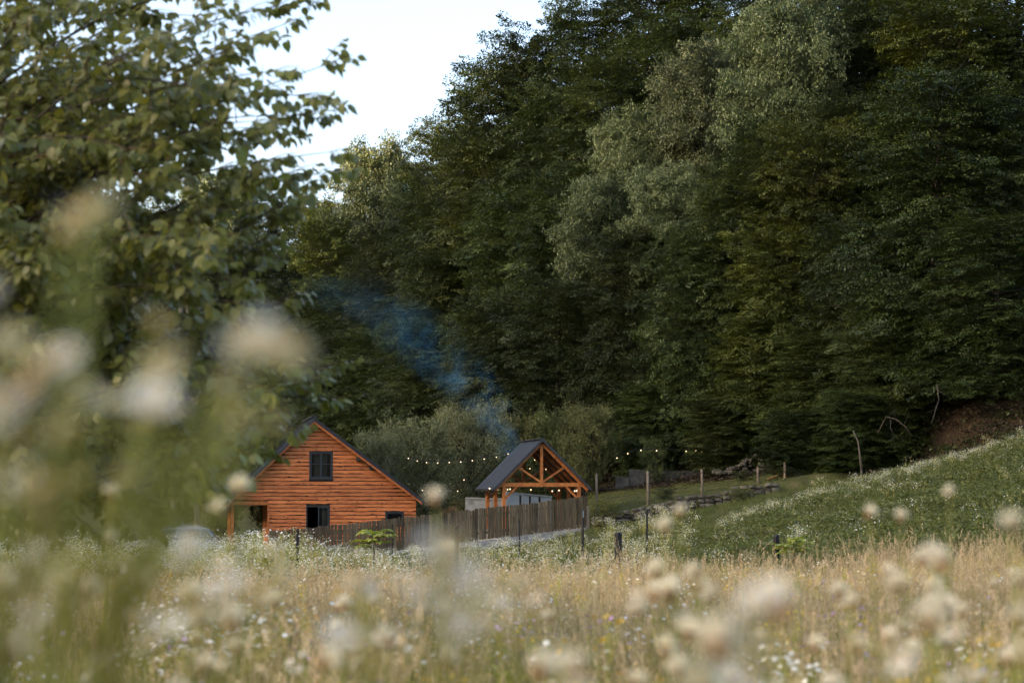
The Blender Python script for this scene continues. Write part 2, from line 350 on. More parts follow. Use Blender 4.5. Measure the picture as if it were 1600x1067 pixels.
def gen_tree(name, seed, H, Rr, style, leaf=.155, nl=95, per=20, nleaf=46):
    rng = np.random.default_rng(seed)
    kind = {'beech': 'flat', 'linden': 'clump', 'bush': 'shoot', 'maple': 'flat'}[style]
    T = [spray_template(rng, nleaf, kind) for _ in range(6)]
    wood = MB(); t0 = {'beech': .07, 'linden': .08, 'bush': .05, 'maple': .07}[style]
    bend = rng.normal(0, .35, 2)
    def axis(z):
        q = z / H; return np.array([bend[0] * q * q * 2, bend[1] * q * q * 2, z])
    wood.tube([axis(H * q) for q in (0, .05, .25, .5, .75, .93)], [H * .021, H * .016, H * .013, H * .009, H * .005, .02], 7)
    SP, SX, SY, SZ, SS, ST_ = [], [], [], [], [], []
    lob = rng.uniform(0, 6.28, 4)
    for i in range(nl):
        t = t0 + (1 - t0) * ((i + rng.uniform(.2, .8)) / nl)
        az = i * 2.39996 + rng.normal(0, .25)
        prof = max(.17, 1 - abs((t - .46) / .56) ** 2.6) ** .5 if style != 'bush' else math.sqrt(max(.05, 1 - ((t - .5) / .6) ** 2))
        lump = 1 + .20 * math.sin(2 * az + lob[0]) + .16 * math.sin(3 * az + 9 * t + lob[1]) + .12 * math.sin(14 * t + lob[2])
        L = Rr * prof * lump * rng.uniform(.78, 1.12)
        up = np.clip((t - .55) * 2.2, 0, 1)
        if style == 'beech': rise, droop = .22 + .75 * up, .34
        elif style == 'maple': rise, droop = .35 + .7 * up, .22
        elif style == 'linden': rise, droop = .55 + .5 * up, .25
        else: rise, droop = .75, .1
        dh = np.array([math.cos(az), math.sin(az), 0]); b = axis(t * H * .93)
        bow = rng.normal(0, .12) * L; sd = np.array([-dh[1], dh[0], 0])
        def pt(s): return b + dh * L * s + sd * bow * s * s + np.array([0, 0, L * (rise * s - droop * s * s)])
        r0 = max(.018, .011 * L + .012)
        wood.tube([pt(q) for q in (0, .35, .7, .97)], [r0, r0 * .7, r0 * .4, .008], 4, cap=False)
        npad = 1 + int(round((2.2 if style != 'bush' else 1.6) * L / Rr)); kk = max(4, int(per * 1.15 / 2.4))
        for q in range(npad + 1):
            s = rng.uniform(.18, .38) if q == npad else 1.0 - (q / max(1, npad)) * .62 - rng.uniform(0, .08)
            lat = (0 if q == 0 else (1 if (q + i) % 2 else -1) * rng.uniform(.12, .30)) * L
            pc = pt(s) + sd * lat; pt_t = rng.normal(.46, .21); rp = (.066 if kind == 'flat' else .058 if kind == 'clump' else .10) * H * rng.uniform(.75, 1.25)
            for j in range(kk):
                aa = rng.uniform(0, 6.28); rr = rp * math.sqrt(rng.uniform(0, 1)); o = np.array([math.cos(aa) * rr, math.sin(aa) * rr, 0])
                if kind == 'flat': o[2] = rng.normal(0, .015 * H) - .24 * rr * max(0., 1 - up)
                else: o[2] = math.sqrt(max(0, rp * rp - rr * rr)) * rng.uniform(-.35, .9)
                ang = math.atan2(math.sin(az) * .9 + math.sin(aa) * .8, math.cos(az) * .9 + math.cos(aa) * .8) + rng.normal(0, .35)
                tilt = rng.normal(-.12 + .45 * up, .21) if kind == 'flat' else rng.normal(.1, .3)
                X = np.array([math.cos(ang) * math.cos(tilt), math.sin(ang) * math.cos(tilt), math.sin(tilt)])
                Z = norm(np.array([0, 0, 1.0]) + rng.normal(0, .16, 3)); Y = norm(np.cross(Z, X)); Z = np.cross(X, Y)
                SP.append(pc + o); SX.append(X); SY.append(Y); SZ.append(Z); SS.append(rng.uniform(.75, 1.25)); ST_.append(pt_t)
    SP, SX, SY, SZ, SS = map(np.array, (SP, SX, SY, SZ, SS))
    k = len(SP); pick = rng.integers(0, 6, k); size = (.068 * H if style != 'bush' else .15 * H) * SS
    C = np.empty((k, nleaf, 3)); D = np.empty_like(C); N = np.empty_like(C)
    for q in range(6):
        s = pick == q; P, d, n_ = T[q]
        B = np.stack([SX[s], SY[s], SZ[s]], 1)
        C[s] = SP[s][:, None] + np.einsum('li,kij->klj', P, B) * size[s][:, None, None]
        D[s] = np.einsum('li,kij->klj', d, B); N[s] = np.einsum('li,kij->klj', n_, B)
    C, D, N = C.reshape(-1, 3), D.reshape(-1, 3), N.reshape(-1, 3); n = len(C)
    tint = np.clip(np.repeat(np.array(ST_) + rng.normal(0, .05, k), nleaf) + rng.normal(0, .08, n), 0, 1)
    Lf = leaf * rng.uniform(.7, 1.35, n)
    Vv, Q, tt = leaf_quads(C, D, N, Lf, Lf * (.62 if kind != 'shoot' else .40), tint)
    crown = np_mesh(name + '_crown', Vv, Q, M['beech'], tt)
    trunk = wood.mesh(name + '_trunk', M['bark'], True)
    rad = np.percentile(np.hypot(C[:, 0], C[:, 1]), 97)
    return dict(trunk=trunk, crown=crown, H=np.percentile(C[:, 2], 99.7), W=2 * rad)

PROTO = {
    'beech': [gen_tree('beech', 11, 17, 4.6, 'beech'), gen_tree('beech', 12, 17, 4.2, 'beech'), gen_tree('beech', 13, 17, 5.0, 'beech', nl=96)],
    'linden': [gen_tree('linden', 21, 16, 4.4, 'linden', leaf=.165, nleaf=50), gen_tree('linden', 22, 16, 4.8, 'linden', leaf=.165, nleaf=50)],
    'maple': [gen_tree('maple', 31, 15, 4.4, 'maple', leaf=.16)],
    'willow': [gen_tree('willow', 41, 5, 2.3, 'bush', leaf=.12, nl=52, per=9, nleaf=40), gen_tree('willow', 42, 5, 2.0, 'bush', leaf=.12, nl=46, per=9, nleaf=40)],
    'fruit': [gen_tree('fruit', 51, 3, 1.1, 'bush', leaf=.09, nl=22, per=7, nleaf=26)],
}
cnt = {}
def place_tree(name, sp, x, y, h, wd, rz, mat=None, bark='bark', proto=None, sink=.15):
    P = PROTO[proto or sp]; i = cnt.get(sp, 0); cnt[sp] = i + 1; p = P[i % len(P)]
    root = empty(name, (x, y, Gs(x, y) - sink), rz)
    for part in ('trunk', 'crown'):
        o = bpy.data.objects.new(part, p[part]); link(o, root)
        o.scale = (wd / p['W'], wd / p['W'], (h + sink) / p['H'])
        o.material_slots[0].link = 'OBJECT'; o.material_slots[0].material = M[bark] if part == 'trunk' else M[mat or sp]
    return root

LOOK = {'beech': ('forest_tree', 'dark green layered beech'), 'linden': ('linden_tree', 'pale silvery green linden'), 'maple': ('maple_tree', 'yellowish green maple')}
ROW = {'A': 'at the foot of the wood', 'B': 'halfway up the wooded slope', 'C': 'high on the wooded slope', 'S': 'on the skyline'}
# photo x of the crown, photo y of its top, metres behind the foot of the wood, crown width in photo pixels, species, row
TREES = [
    (40, 330, 26, 190, 'beech', 'S'), (170, 310, 30, 170, 'beech', 'S'), (260, 300, 24, 150, 'beech', 'S'), (355, 272, 22, 140, 'linden', 'S'), (440, 305, 26, 150, 'beech', 'S'), (525, 318, 30, 130, 'beech', 'S'),
    (592, 228, 22, 140, 'linden', 'S'), (668, 262, 25, 130, 'beech', 'S'), (715, 182, 22, 140, 'beech', 'S'), (765, 100, 24, 190, 'beech', 'S'),
    (838, 35, 26, 190, 'beech', 'S'), (915, -10, 28, 200, 'beech', 'S'), (1010, -40, 30, 230, 'beech', 'S'), (1120, -70, 34, 230, 'beech', 'S'),
    (1235, -90, 38, 240, 'beech', 'S'), (1350, -120, 40, 240, 'beech', 'S'), (1470, -120, 42, 240, 'beech', 'S'), (1590, -110, 44, 240, 'beech', 'S'),
    (1380, -20, 26, 220, 'beech', 'C'), (1490, -8, 23, 250, 'maple', 'C'), (1600, 10, 25, 220, 'beech', 'C'), (1270, 20, 28, 200, 'beech', 'C'), (1150, 20, 25, 180, 'beech', 'C'), (1040, 30, 24, 190, 'beech', 'C'),
    (950, 80, 20, 190, 'beech', 'C'), (860, 130, 19, 190, 'beech', 'C'), (770, 210, 16, 180, 'beech', 'C'), (690, 300, 16, 160, 'beech', 'C'), (610, 340, 16, 150, 'beech', 'C'),
    (525, 335, 15, 140, 'maple', 'C'), (440, 400, 14, 160, 'beech', 'C'), (350, 360, 12, 160, 'beech', 'C'), (260, 380, 12, 170, 'beech', 'C'), (140, 390, 12, 180, 'beech', 'C'), (30, 400, 12, 190, 'beech', 'C'),
    (1232, -2, 15, 165, 'linden', 'B'), (1092, 84, 14, 120, 'linden', 'B'), (992, 182, 12, 115, 'linden', 'B'), (1330, 150, 14, 170, 'beech', 'B'), (1570, 150, 12, 210, 'beech', 'B'),
    (880, 260, 11, 190, 'beech', 'B'), (790, 300, 10, 190, 'beech', 'B'), (700, 390, 9, 180, 'beech', 'B'), (610, 420, 9, 170, 'beech', 'B'), (530, 440, 9, 170, 'beech', 'B'), (455, 450, 9, 160, 'beech', 'B'),
    (1200, 190, 8, 190, 'beech', 'B'), (1270, 195, 7, 150, 'maple', 'B'),
    (1448, 118, 5, 280, 'beech', 'A'), (1050, 262, 5, 120, 'linden', 'A'), (922, 275, 6, 100, 'linden', 'A'), (1150, 250, 3, 190, 'beech', 'A'), (1235, 350, 3, 180, 'maple', 'A'),
    (1330, 330, 3, 190, 'beech', 'A'), (1550, 330, 4, 250, 'beech', 'A'), (975, 365, 2, 170, 'beech', 'A'), (1085, 350, 1, 180, 'beech', 'A'), (870, 430, 2, 190, 'beech', 'A'), (770, 460, 2, 190, 'beech', 'A'),
    (680, 500, 2, 180, 'beech', 'A'), (590, 510, 2, 170, 'beech', 'A'), (510, 520, 2, 170, 'beech', 'A'), (430, 520, 2, 160, 'beech', 'A'), (1180, 500, 0, 170, 'maple', 'A'), (1290, 520, 0, 180, 'beech', 'A'), (1390, 470, 0, 190, 'beech', 'A'),
    (340, 520, 2, 170, 'beech', 'A'), (230, 520, 2, 180, 'beech', 'A'), (100, 530, 2, 200, 'beech', 'A'), (-10, 520, 2, 200, 'beech', 'A'),
]
rngT = random.Random(5)
recs = []
for (px, py, dY, wpx, sp, row) in TREES:
    Y = 120.0
    for _ in range(30): Y = .5 * Y + .5 * (float(foot((px - 800) / F * Y)) + dY)
    p = at(px, py, Y); h = p.z - Gs(p.x, Y)
    if h < 4: print('SHORT', px, py, round(Y), round(h, 1)); h = 4
    if h > 24: print('TALL', px, py, round(Y), round(h, 1))
    recs.append((px, row, sp, p.x, Y, h, max(wpx * Y / F * (1.10 if sp != 'linden' else 1.05), h * (.47 if sp != 'linden' else .42))))
ORD = ['leftmost', 'second from left', 'third from left', 'fourth from left', 'fifth from left', 'sixth from left', 'seventh from left', 'eighth from left', 'ninth from left', 'tenth from left', 'eleventh from left',
       'twelfth from left', 'thirteenth from left', 'fourteenth from left', 'fifteenth from left', 'sixteenth from left', 'seventeenth from left', 'eighteenth from left', 'nineteenth from left', 'twentieth from left']
for row in 'ABCS':
    for sp in LOOK:
        mem = sorted([r for r in recs if r[1] == row and r[2] == sp])
        for i, (px, _, _, x, y, h, wd) in enumerate(mem):
            o = place_tree(LOOK[sp][0], sp, x, y, h, wd, rngT.uniform(0, 6.28), proto=sp, bark='pale_bark' if sp == 'maple' else 'bark')
            tag(o, (ORD[i] + ' ' if len(mem) > 1 else '') + LOOK[sp][1] + ' ' + ROW[row], 'tree', 'trees of the wood')

# shrubs and young fruit trees round the garden: photo x, photo y of the top, distance, width in pixels, look, label
SHRUBS = [
    (590, 672, 99, 110, 'willow', 'willow', 'silvery willow shrub rising just right of the cottage roof'),
    (660, 652, 101, 130, 'willow', 'willow', 'large grey-green willow shrub between cottage and pavilion'),
    (735, 630, 104, 130, 'willow', 'willow', 'tall silvery willow shrub standing in the blue smoke'),
    (820, 645, 108, 120, 'willow', 'fruit', 'green shrub directly behind the ridge of the pavilion'),
    (915, 632, 100, 110, 'willow', 'fruit', 'tall leafy green shrub just right of the pavilion roof'),
    (870, 640, 106, 90, 'willow', 'fruit', 'dull green shrub behind the right roof slope of the pavilion'),
    (965, 650, 107, 90, 'willow', 'fruit', 'dark green shrub behind the left end of the wire fence'),
    (415, 690, 97, 70, 'willow', 'fruit', 'small green shrub behind the left roof slope of the cottage'),
    (350, 720, 98, 90, 'willow', 'fruit', 'leafy green shrub left of the cottage porch'),
    (270, 700, 99, 110, 'willow', 'fruit', 'bushy green shrub behind the two-legged wooden pole'),
    (1022, 684, 100, 50, 'fruit', 'fruit', 'young upright fruit tree behind the wire fence, the taller one'),
    (1052, 705, 103, 46, 'fruit', 'fruit', 'thin young fruit tree in front of the grey concrete wall'),
    (1119, 704, 98, 42, 'fruit', 'fruit', 'young bright-leaved fruit tree at the right end of the grey wall'),
    (1160, 752, 92, 34, 'fruit', 'beech', 'small dark bush on the lawn near the stone rubble'),
    (1038, 762, 87, 40, 'fruit', 'beech', 'low dark bush on the lawn edge above the stone wall'),
    (942, 782, 84, 60, 'fruit', 'clover', 'low green bush beside the right end of the plank fence'),
    (1160, 782, 80, 50, 'fruit', 'clover', 'weedy green bush at the right end of the stone wall'),
]
for px, py, Y, wpx, pr, mt, lab in SHRUBS:
    p = at(px, py, Y); h = max(.5, p.z - Gs(p.x, Y))
    tag(place_tree('shrub' if pr == 'willow' else ('fruit_tree' if 'tree' in lab else 'bush'), pr, p.x, Y, h, wpx * Y / F, rngT.uniform(0, 6), mat=mt, sink=.05), lab, 'shrub' if 'tree' not in lab else 'tree', 'garden shrubs')

# low understorey saplings along the dark foot of the wood
for i, (px, py, Y, wpx) in enumerate([(1245, 640, 88, 130), (1130, 620, 97, 130), (1330, 610, 86, 120), (1000, 600, 103, 120)]):
    p = at(px, py, Y); h = max(1.2, p.z - Gs(p.x, Y))
    tag(place_tree('understorey_tree', 'maple', p.x, Y, h, wpx * Y / F, i * 1.7, mat='beech', proto='maple'),
        ['low layered beech sapling above the dead wood at the right', 'low layered sapling behind the bright-leaved fruit tree', 'low leafy sapling above the left part of the flowery bank', 'low dark sapling behind the young fruit trees'][i], 'tree', 'understorey saplings')

# thin bare trunks and dead branches under the big beech
def bare(name, pts, r, lab, mat, branches=()):
    m = MB(); P = [at(*p) for p in pts]
    m.tube(P, [r * (1 - .6 * i / (len(P) - 1)) for i in range(len(P))], 6)
    o = m.build(name, M[mat], None, True); tag(o, lab, 'branch' if 'branch' in name else 'tree')
    for b in branches:
        q = [at(*p) for p in b]; mm = MB(); mm.tube(q, [r * .45 * (1 - .7 * i / (len(q) - 1)) for i in range(len(q))], 5); mm.build('twig', M[mat], o, True)
def gy(px, Y): return 760 - (Gs((px - 800) / F * Y, Y) - CZ) / Y * F + 3
bare('bare_sapling', [(1348, gy(1348, 79), 79), (1344, 715, 79), (1341, 690, 79), (1333, 673, 79.2)], .05, 'thin pale bare sapling trunk at the crest of the flowery bank', 'pale_bark')
bare('dead_branch', [(1372, 676, 80), (1385, 651, 80), (1400, 655, 79.6), (1412, 664, 79.3), (1425, 681, 79)], .035, 'dead pale branch hanging with forked twigs under the big beech', 'bark',
     [[(1392, 652, 79.9), (1391, 668, 79.6), (1398, 682, 79.4), (1416, 688, 79.2)], [(1400, 655, 79.6), (1398, 640, 79.5), (1388, 652, 79.3)], [(1398, 682, 79.4), (1384, 692, 79.2)], [(1412, 664, 79.3), (1422, 645, 79.2)]])
bare('dead_branch', [(1464, 600, 79), (1467, 625, 79), (1459, 650, 78.8), (1455, 662, 78.7)], .03, 'long thin dead branch drooping at the right of the big beech', 'bark',
     [[(1467, 625, 79), (1460, 640, 78.6), (1445, 646, 78.4)], [(1466, 610, 79), (1480, 620, 78.6)]])
# ---------------------------------------------------------------- cottage
HR = R(9.5); HY = 91.0
apex = at(490, 652, HY); HG = -1.95
house = empty('cottage', (apex.x, HY, HG), HR)
tag(house, 'orange-brown timber cottage with horizontal boards and a steep black gable roof', 'house')
ZA = apex.z - HG; SL, SR = .965, .745; XL, XR = -3.72, 4.72; XP = -2.02; ZB = 2.24; DEP = 6.4
def roof_z(x): return ZA - (SL * -x if x < 0 else SR * x)
WIN = [(-.18, .89, 3.30, 4.54), (-.31, .77, .95, 2.08), (3.30, 4.16, 1.32, 1.82)]
rng = random.Random(3)
def spans(z0, z1, inset=.16):
    zt = z1 + inset
    xl = max(-(ZA - zt) / SL, XL if z0 >= ZB - .02 else XP); xr = min((ZA - zt) / SR, XR)
    sp = [(xl, xr)]
    for a, b, c, d in WIN:
        if z1 > c + .02 and z0 < d - .02:
            sp = [s for (l, r) in sp for s in ([(l, min(r, a)), (max(l, b), r)] if a < r and b > l else [(l, r)])]
    return [(l, r) for l, r in sp if r - l > .08]
# inner wall shell
m = MB(); zs = sorted(set([0, .95, 1.32, 1.82, 2.08, ZB, 3.30, 4.54, 5.2] + [ZB + .18 * i for i in range(1, 19)])); zs = [z for z in zs if z < ZA - .3]
for z0, z1 in zip(zs[:-1], zs[1:]):
    for l, r in spans(z0, z1, .2): m.box((l, .03, z0), (r, .13, z1))
m.build('front_wall', M['inner'], house)
MB().box((XP, .131, 0), (XP + .12, DEP - .01, ZB - .003)).build('side_wall', M['siding'], house); MB().box((XL, .131, ZB), (XP + .12, DEP - .01, ZB + .12)).build('porch_ceiling', M['siding'], house); MB().box((XR - .12, .131, 0), (XR, DEP - .01, 2.2)).build('side_wall', M['siding'], house)
m = MB(); m.add([(XP, DEP, 0), (XR, DEP, 0), (XR, DEP, roof_z(XR) - .25), (0, DEP, ZA - .25), (XL, DEP, roof_z(XL) - .25), (XL, DEP, ZB), (XP, DEP, ZB)], [(0, 1, 2, 3, 4, 5, 6)]); m.build('back_wall', M['inner'], house)
MB().box((XP + .13, .14, .25), (XR - .13, DEP - .05, .35)).build('floor', M['inner'], house); MB().box((XL + .3, .14, 2.55), (XR - .5, DEP - .05, 2.68)).build('upper_floor', M['inner'], house)
# siding boards with waney lower edges
pitch = .171; z = .28; row = 0
while z < ZA - .35:
    for (l, r) in spans(z, z + pitch, .13):
        cuts = [l, r]
        if r - l > 3.4: cuts.append(l + (r - l) * rng.uniform(.3, .7))
        if r - l > 6: cuts.append(l + (r - l) * rng.uniform(.12, .28))
        cuts = sorted(cuts)
        for a, b in zip(cuts[:-1], cuts[1:]):
            a += .004; b -= .004; n = max(3, int((b - a) / .11)); bm_ = MB(); ph = [rng.uniform(0, 6.28) for _ in range(4)]
            amp = rng.uniform(.005, .013)
            vs = []
            for i in range(n + 1):
                x = a + (b - a) * i / n
                wv_ = amp * (math.sin(x * 2.3 + ph[0]) + .7 * math.sin(x * 5.9 + ph[1]) + .5 * math.sin(x * 13 + ph[2])) + rng.uniform(-.008, .008)
                if rng.random() < .06: wv_ += rng.uniform(.012, .035)
                zt = z + pitch - .012
                zt = min(zt, roof_z(x) - .10); zb = min(z + .020 + wv_, zt - .01)
                th = .020
                vs += [(x, .028, zt), (x, -.012, zt), (x, -.034, zb), (x, -.004, zb)]
            fs = []
            for i in range(n):
                k = i * 4
                for e in range(4): fs.append((k + e, k + (e + 1) % 4, k + 4 + (e + 1) % 4, k + 4 + e))
            fs += [(0, 3, 2, 1), (n * 4, n * 4 + 1, n * 4 + 2, n * 4 + 3)]
            bm_.add(vs, [tuple(reversed(f)) for f in fs]).build('siding_board', M['siding'], house)
    z += pitch; row += 1
# roof: two slabs with standing seams, ridge cap, rake boards
OV = -.42
def slab(x0, x1, thick, y0, y1, lift=0):
    m = MB(); z0, z1 = roof_z(x0) + lift, roof_z(x1) + lift
    m.add([(x0, y0, z0), (x1, y0, z1), (x1, y1, z1), (x0, y1, z0), (x0, y0, z0 - thick), (x1, y0, z1 - thick), (x1, y1, z1 - thick), (x0, y1, z0 - thick)],
          [(0, 1, 2, 3), (7, 6, 5, 4), (4, 5, 1, 0), (5, 6, 2, 1), (6, 7, 3, 2), (7, 4, 0, 3)]); return m
EL_, ER_ = -4.17, 5.06
for x0, x1 in ((EL_, -.001), (.001, ER_)):
    rf = slab(x0, x1, .13, OV, DEP + .4).build('roof_slope', M['roof'], house)
    n = 14
    for i in range(1, n):
        y = OV + (DEP + .4 - OV) * i / n; mm = MB(); mm.bar((x0, y, roof_z(x0) + .012), (x1, y, roof_z(x1) + .012), .03, .03); mm.build('seam', M['roof'], rf)
    slab(x0, x1, .16, OV - .03, OV - .003, -.02).build('verge_trim', M['rooftrim'] if x0 < 0 else M['roof'], rf)
for x0, x1 in ((EL_ + .1, -.004), (.004, ER_ - .1)):
    slab(x0, x1, .15, OV + .01, OV + .05, -.135).build('rake_board', M['siding'], house)
MB().bar((0, OV - .02, ZA + .03), (0, DEP + .42, ZA + .03), .26, .05).build('ridge_cap', M['rooftrim'], house)
for x in (-1.62, 2.05):
    MB().box((x - .09, OV + .06, roof_z(x) - .46), (x + .09, .02, roof_z(x) - .28)).build('purlin_end', M['bark'], house)
MB().box((2.55, -.16, 3.72), (2.77, -.02, 3.92)).build('wall_lamp', M['frame'], house)
# porch
MB().box((-3.70, -.03, .0), (-3.56, .11, ZB - .03)).build('porch_post', M['timber'], house)
MB().box((-3.70, DEP - .3, .0), (-3.56, DEP - .16, ZB - .03)).build('porch_post', M['timber'], house)
MB().box((-3.74, -.045, ZB - .12), (XP, .02, ZB + .05)).build('porch_beam', M['timber'], house)
MB().box((XP - .035, -.05, 0), (XP + .05, .03, ZB - .125)).build('corner_board', M['siding'], house)
# windows
def window(a, b, c, d, open_left=False, small=False):
    f = .055; m = MB()
    m.box((a, -.03, c), (a + f, .09, d)); m.box((b - f, -.03, c), (b, .09, d)); m.box((a + f, -.03, c), (b - f, .09, c + f)); m.box((a + f, -.03, d - f), (b - f, .09, d))
    wn_ = m.build('window', M['frame'], house)
    mid = (a + b) / 2; sides = [(a + f + .004, mid - .004), (mid + .004, b - f - .004)]
    if small: sides = [(a + f + .004, b - f - .004)]
    for i, (l, r) in enumerate(sides):
        if open_left and i == 0: continue
        g = .048; m = MB(); z0, z1 = c + f + .004, d - f - .004
        m.box((l, -.012, z0), (l + g, .05, z1)); m.box((r - g, -.012, z0), (r, .05, z1)); m.box((l + g, -.012, z0), (r - g, .05, z0 + g)); m.box((l + g, -.012, z1 - g), (r - g, .05, z1))
        if not small and not open_left: zb = z0 + (z1 - z0) * .55; m.box((l + g, -.008, zb - .02), (r - g, .046, zb + .02))
        m.build('sash', M['frame'], wn_)
        m = MB(); m.box((l + g, .012, z0 + g), (r - g, .018, z1 - g)); m.build('pane', M['glass'], wn_)
        if not small:
            m = MB(); n = 12; vs = []
            cl, cr = (l, l + (r - l) * .62) if (i == 1) == (not open_left) else (l + (r - l) * .4, r)
            for k in range(n + 1):
                x = cl + (cr - cl) * k / n; y = .20 + .025 * math.sin(k * 2.1)
                vs += [(x, y, c - .05), (x, y, d)]
            m.add(vs, [(2 * k, 2 * k + 2, 2 * k + 3, 2 * k + 1) for k in range(n)]).build('curtain', M['curtain'], wn_)
    MB().box((a - .05, -.075, c - .045), (b + .05, -.0305, c - .002)).build('sill', M['frame'], wn_)
window(*WIN[0]); window(*WIN[1], open_left=True); window(*WIN[2], small=True)

# ---------------------------------------------------------------- timber pavilion
PY = 85.0; pa = at(846, 686, PY); PGZ = -.90
pav = empty('pavilion', (pa.x, PY, PGZ), R(10))
tag(pav, 'open orange timber pavilion with king post truss and black sheet roof', 'pavilion')
PZ = pa.z - PGZ; PD = 4.3; HW = 2.10
def pz(x): return PZ - abs(x) * 1.0
y0, y1 = -.25, PD + .25
for s in (-1, 1):
    x0, x1 = (0.001 * s, HW * s)
    m = MB(); vs = [(x0, y0, pz(x0)), (x1, y0, pz(x1)), (x1, y1, pz(x1)), (x0, y1, pz(x0))]; vs += [(x, y, z_ - .085) for x, y, z_ in vs]
    fs = [(0, 1, 2, 3), (7, 6, 5, 4), (4, 5, 1, 0), (5, 6, 2, 1), (6, 7, 3, 2), (7, 4, 0, 3)]
    if s > 0: fs = [tuple(reversed(f)) for f in fs]
    rf = m.add(vs, fs).build('roof_slope', M['roof'], pav)
    for i in range(1, 10):
        y = y0 + (y1 - y0) * i / 10; MB().bar((x0, y, pz(x0) + .010), (x1, y, pz(x1) + .010), .028, .026).build('seam', M['roof'], rf)
    MB().bar((x0, y0 - .022, pz(x0) - .03), (x1, y0 - .022, pz(x1) - .03), .03, .10, up=(s * .7, 0, .7)).build('verge_trim', M['rooftrim'], rf)
    MB().bar((x1 + s * .03, y0, pz(x1) - .05), (x1 + s * .03, y1, pz(x1) - .05), .07, .07).build('gutter', M['rooftrim'], rf)
MB().bar((0, y0 - .03, PZ + .02), (0, y1 + .02, PZ + .02), .22, .045).build('ridge_cap', M['rooftrim'], pav)
ZT = 1.98
def truss(y, full=True):
    for s in (-1, 1):
        MB().bar((s * .03, y, PZ - .19), (s * 2.0, y, pz(2.0) - .16), .10, .14, up=(s * .7, 0, .7)).build('rafter', M['timber'], pav)
        if full:
            MB().bar((s * .06, y + .003, ZT + .12), (s * .98, y + .003, pz(.98) - .22), .085, .085).build('strut', M['timber'], pav)
    MB().box((-1.78, y - .06, ZT - .085), (1.78, y + .06, ZT + .085)).build('tie_beam', M['timber'], pav)
    if full: MB().box((-.06, y - .055, ZT + .087), (.06, y + .055, PZ - .24)).build('king_post', M['timber'], pav)
truss(.0); truss(PD)
for y in (1.45, 2.9):
    for s in (-1, 1): MB().bar((s * .03, y, PZ - .19), (s * 2.0, y, pz(2.0) - .16), .08, .12, up=(s * .7, 0, .7)).build('rafter', M['timber'], pav)
MB().bar((0, .07, PZ - .21), (0, PD - .07, PZ - .21), .10, .14).build('ridge_beam', M['timber'], pav)
for s in (-1, 1):
    MB().bar((s * 1.62, .07, ZT), (s * 1.62, PD - .07, ZT), .12, .15).build('wall_plate', M['timber'], pav)
    for y in (0, PD / 2, PD):
        MB().box((s * 1.62 - .075, y - .075, 0), (s * 1.62 + .075, y + .075, ZT - .088)).build('post', M['timber'], pav)
    for y in (0, PD):
        MB().bar((s * 1.56, y, ZT - .58), (s * 1.06, y, ZT - .09), .085, .085).build('knee_brace', M['timber'], pav)
    MB().bar((s * 1.62, .06, ZT - .58), (s * 1.62, .55, ZT - .09), .08, .08).build('knee_brace', M['timber'], pav)
    MB().bar((s * 1.62, PD - .06, ZT - .58), (s * 1.62, PD - .55, ZT - .09), .08, .08).build('knee_brace', M['timber'], pav)
MB().box((-2.0, -.3, -.5), (2.0, PD + .3, .0)).build('floor_slab', M['concrete'], pav)

# brazier under the pavilion roof, hidden behind the planks: the source of the smoke
bz = empty('fire_bowl', at(808, 800, 87.6)); bz.location.z = PGZ
m = MB(); m.tube([(0, 0, .28), (0, 0, .34), (0, 0, .44), (0, 0, .52)], [.10, .24, .33, .36], 14); m.build('bowl', M['stake'], bz, True)
for k in range(3):
    a = k * 2.094; MB().tube([(math.cos(a) * .28, math.sin(a) * .28, 0), (math.cos(a) * .16, math.sin(a) * .16, .33)], .018, 6).build('leg', M['stake'], bz)
tag(bz, 'black iron fire bowl smoking under the pavilion roof', 'fire bowl')

# ---------------------------------------------------------------- plank fence with concrete footing
fl, fr = at(421, 829, 77.5), at(914, 775.5, 83.5)
fence = empty('plank_fence', (fl.x, fl.y, 0)); tag(fence, 'weathered brown vertical plank fence on a concrete footing in front of cottage and pavilion', 'fence')
dv = Vector((fr.x - fl.x, fr.y - fl.y, 0)); FLn = dv.length; dv.normalize(); pn = Vector((dv.y, -dv.x, 0))   # pn points to the camera
fence.rotation_euler = (0, 0, math.atan2(dv.y, dv.x))
rng = random.Random(9)
def ftop(s): return fl.z + (fr.z - fl.z) * (s / FLn) ** 1.12
FH = 1.27; s = 0
while s < FLn:
    wd = rng.uniform(.135, .215); t_ = ftop(s + wd / 2) + rng.uniform(-.03, .035); b_ = ftop(s + wd / 2) - FH + rng.uniform(-.02, .02)
    k = rng.uniform(-.012, .012); m = MB(); x0, x1 = s + .006, s + wd - rng.uniform(.010, .034); dy = rng.uniform(-.008, .008); sl = rng.uniform(-.02, .02)
    m.add([(x0, -.03 + dy, b_), (x1, -.03 + dy, b_), (x1, -.005 + dy, b_), (x0, -.005 + dy, b_),
           (x0 + k, -.034 + dy, (b_ + t_) / 2), (x1 + k * .6, -.034 + dy, (b_ + t_) / 2), (x1 + k, -.008 + dy, (b_ + t_) / 2), (x0 + k, -.008 + dy, (b_ + t_) / 2),
           (x0, -.03 + dy, t_ + sl), (x1, -.03 + dy, t_ - sl), (x1, -.005 + dy, t_ - sl), (x0, -.005 + dy, t_ + sl)],
          [(0, 3, 2, 1), (8, 9, 10, 11)] + [(i + o, (i + 1) % 4 + o, (i + 1) % 4 + 4 + o, i + 4 + o) for o in (0, 4) for i in range(4)])
    m.build('plank', M['plank'], fence); s += wd
for zo in (.28, .98):
    n = 8
    for i in range(n):
        a, b = FLn * i / n, FLn * (i + 1) / n
        MB().bar((a, .035, ftop(a) - FH + zo), (b, .035, ftop(b) - FH + zo), .05, .09).build('rail', M['plank'], fence)
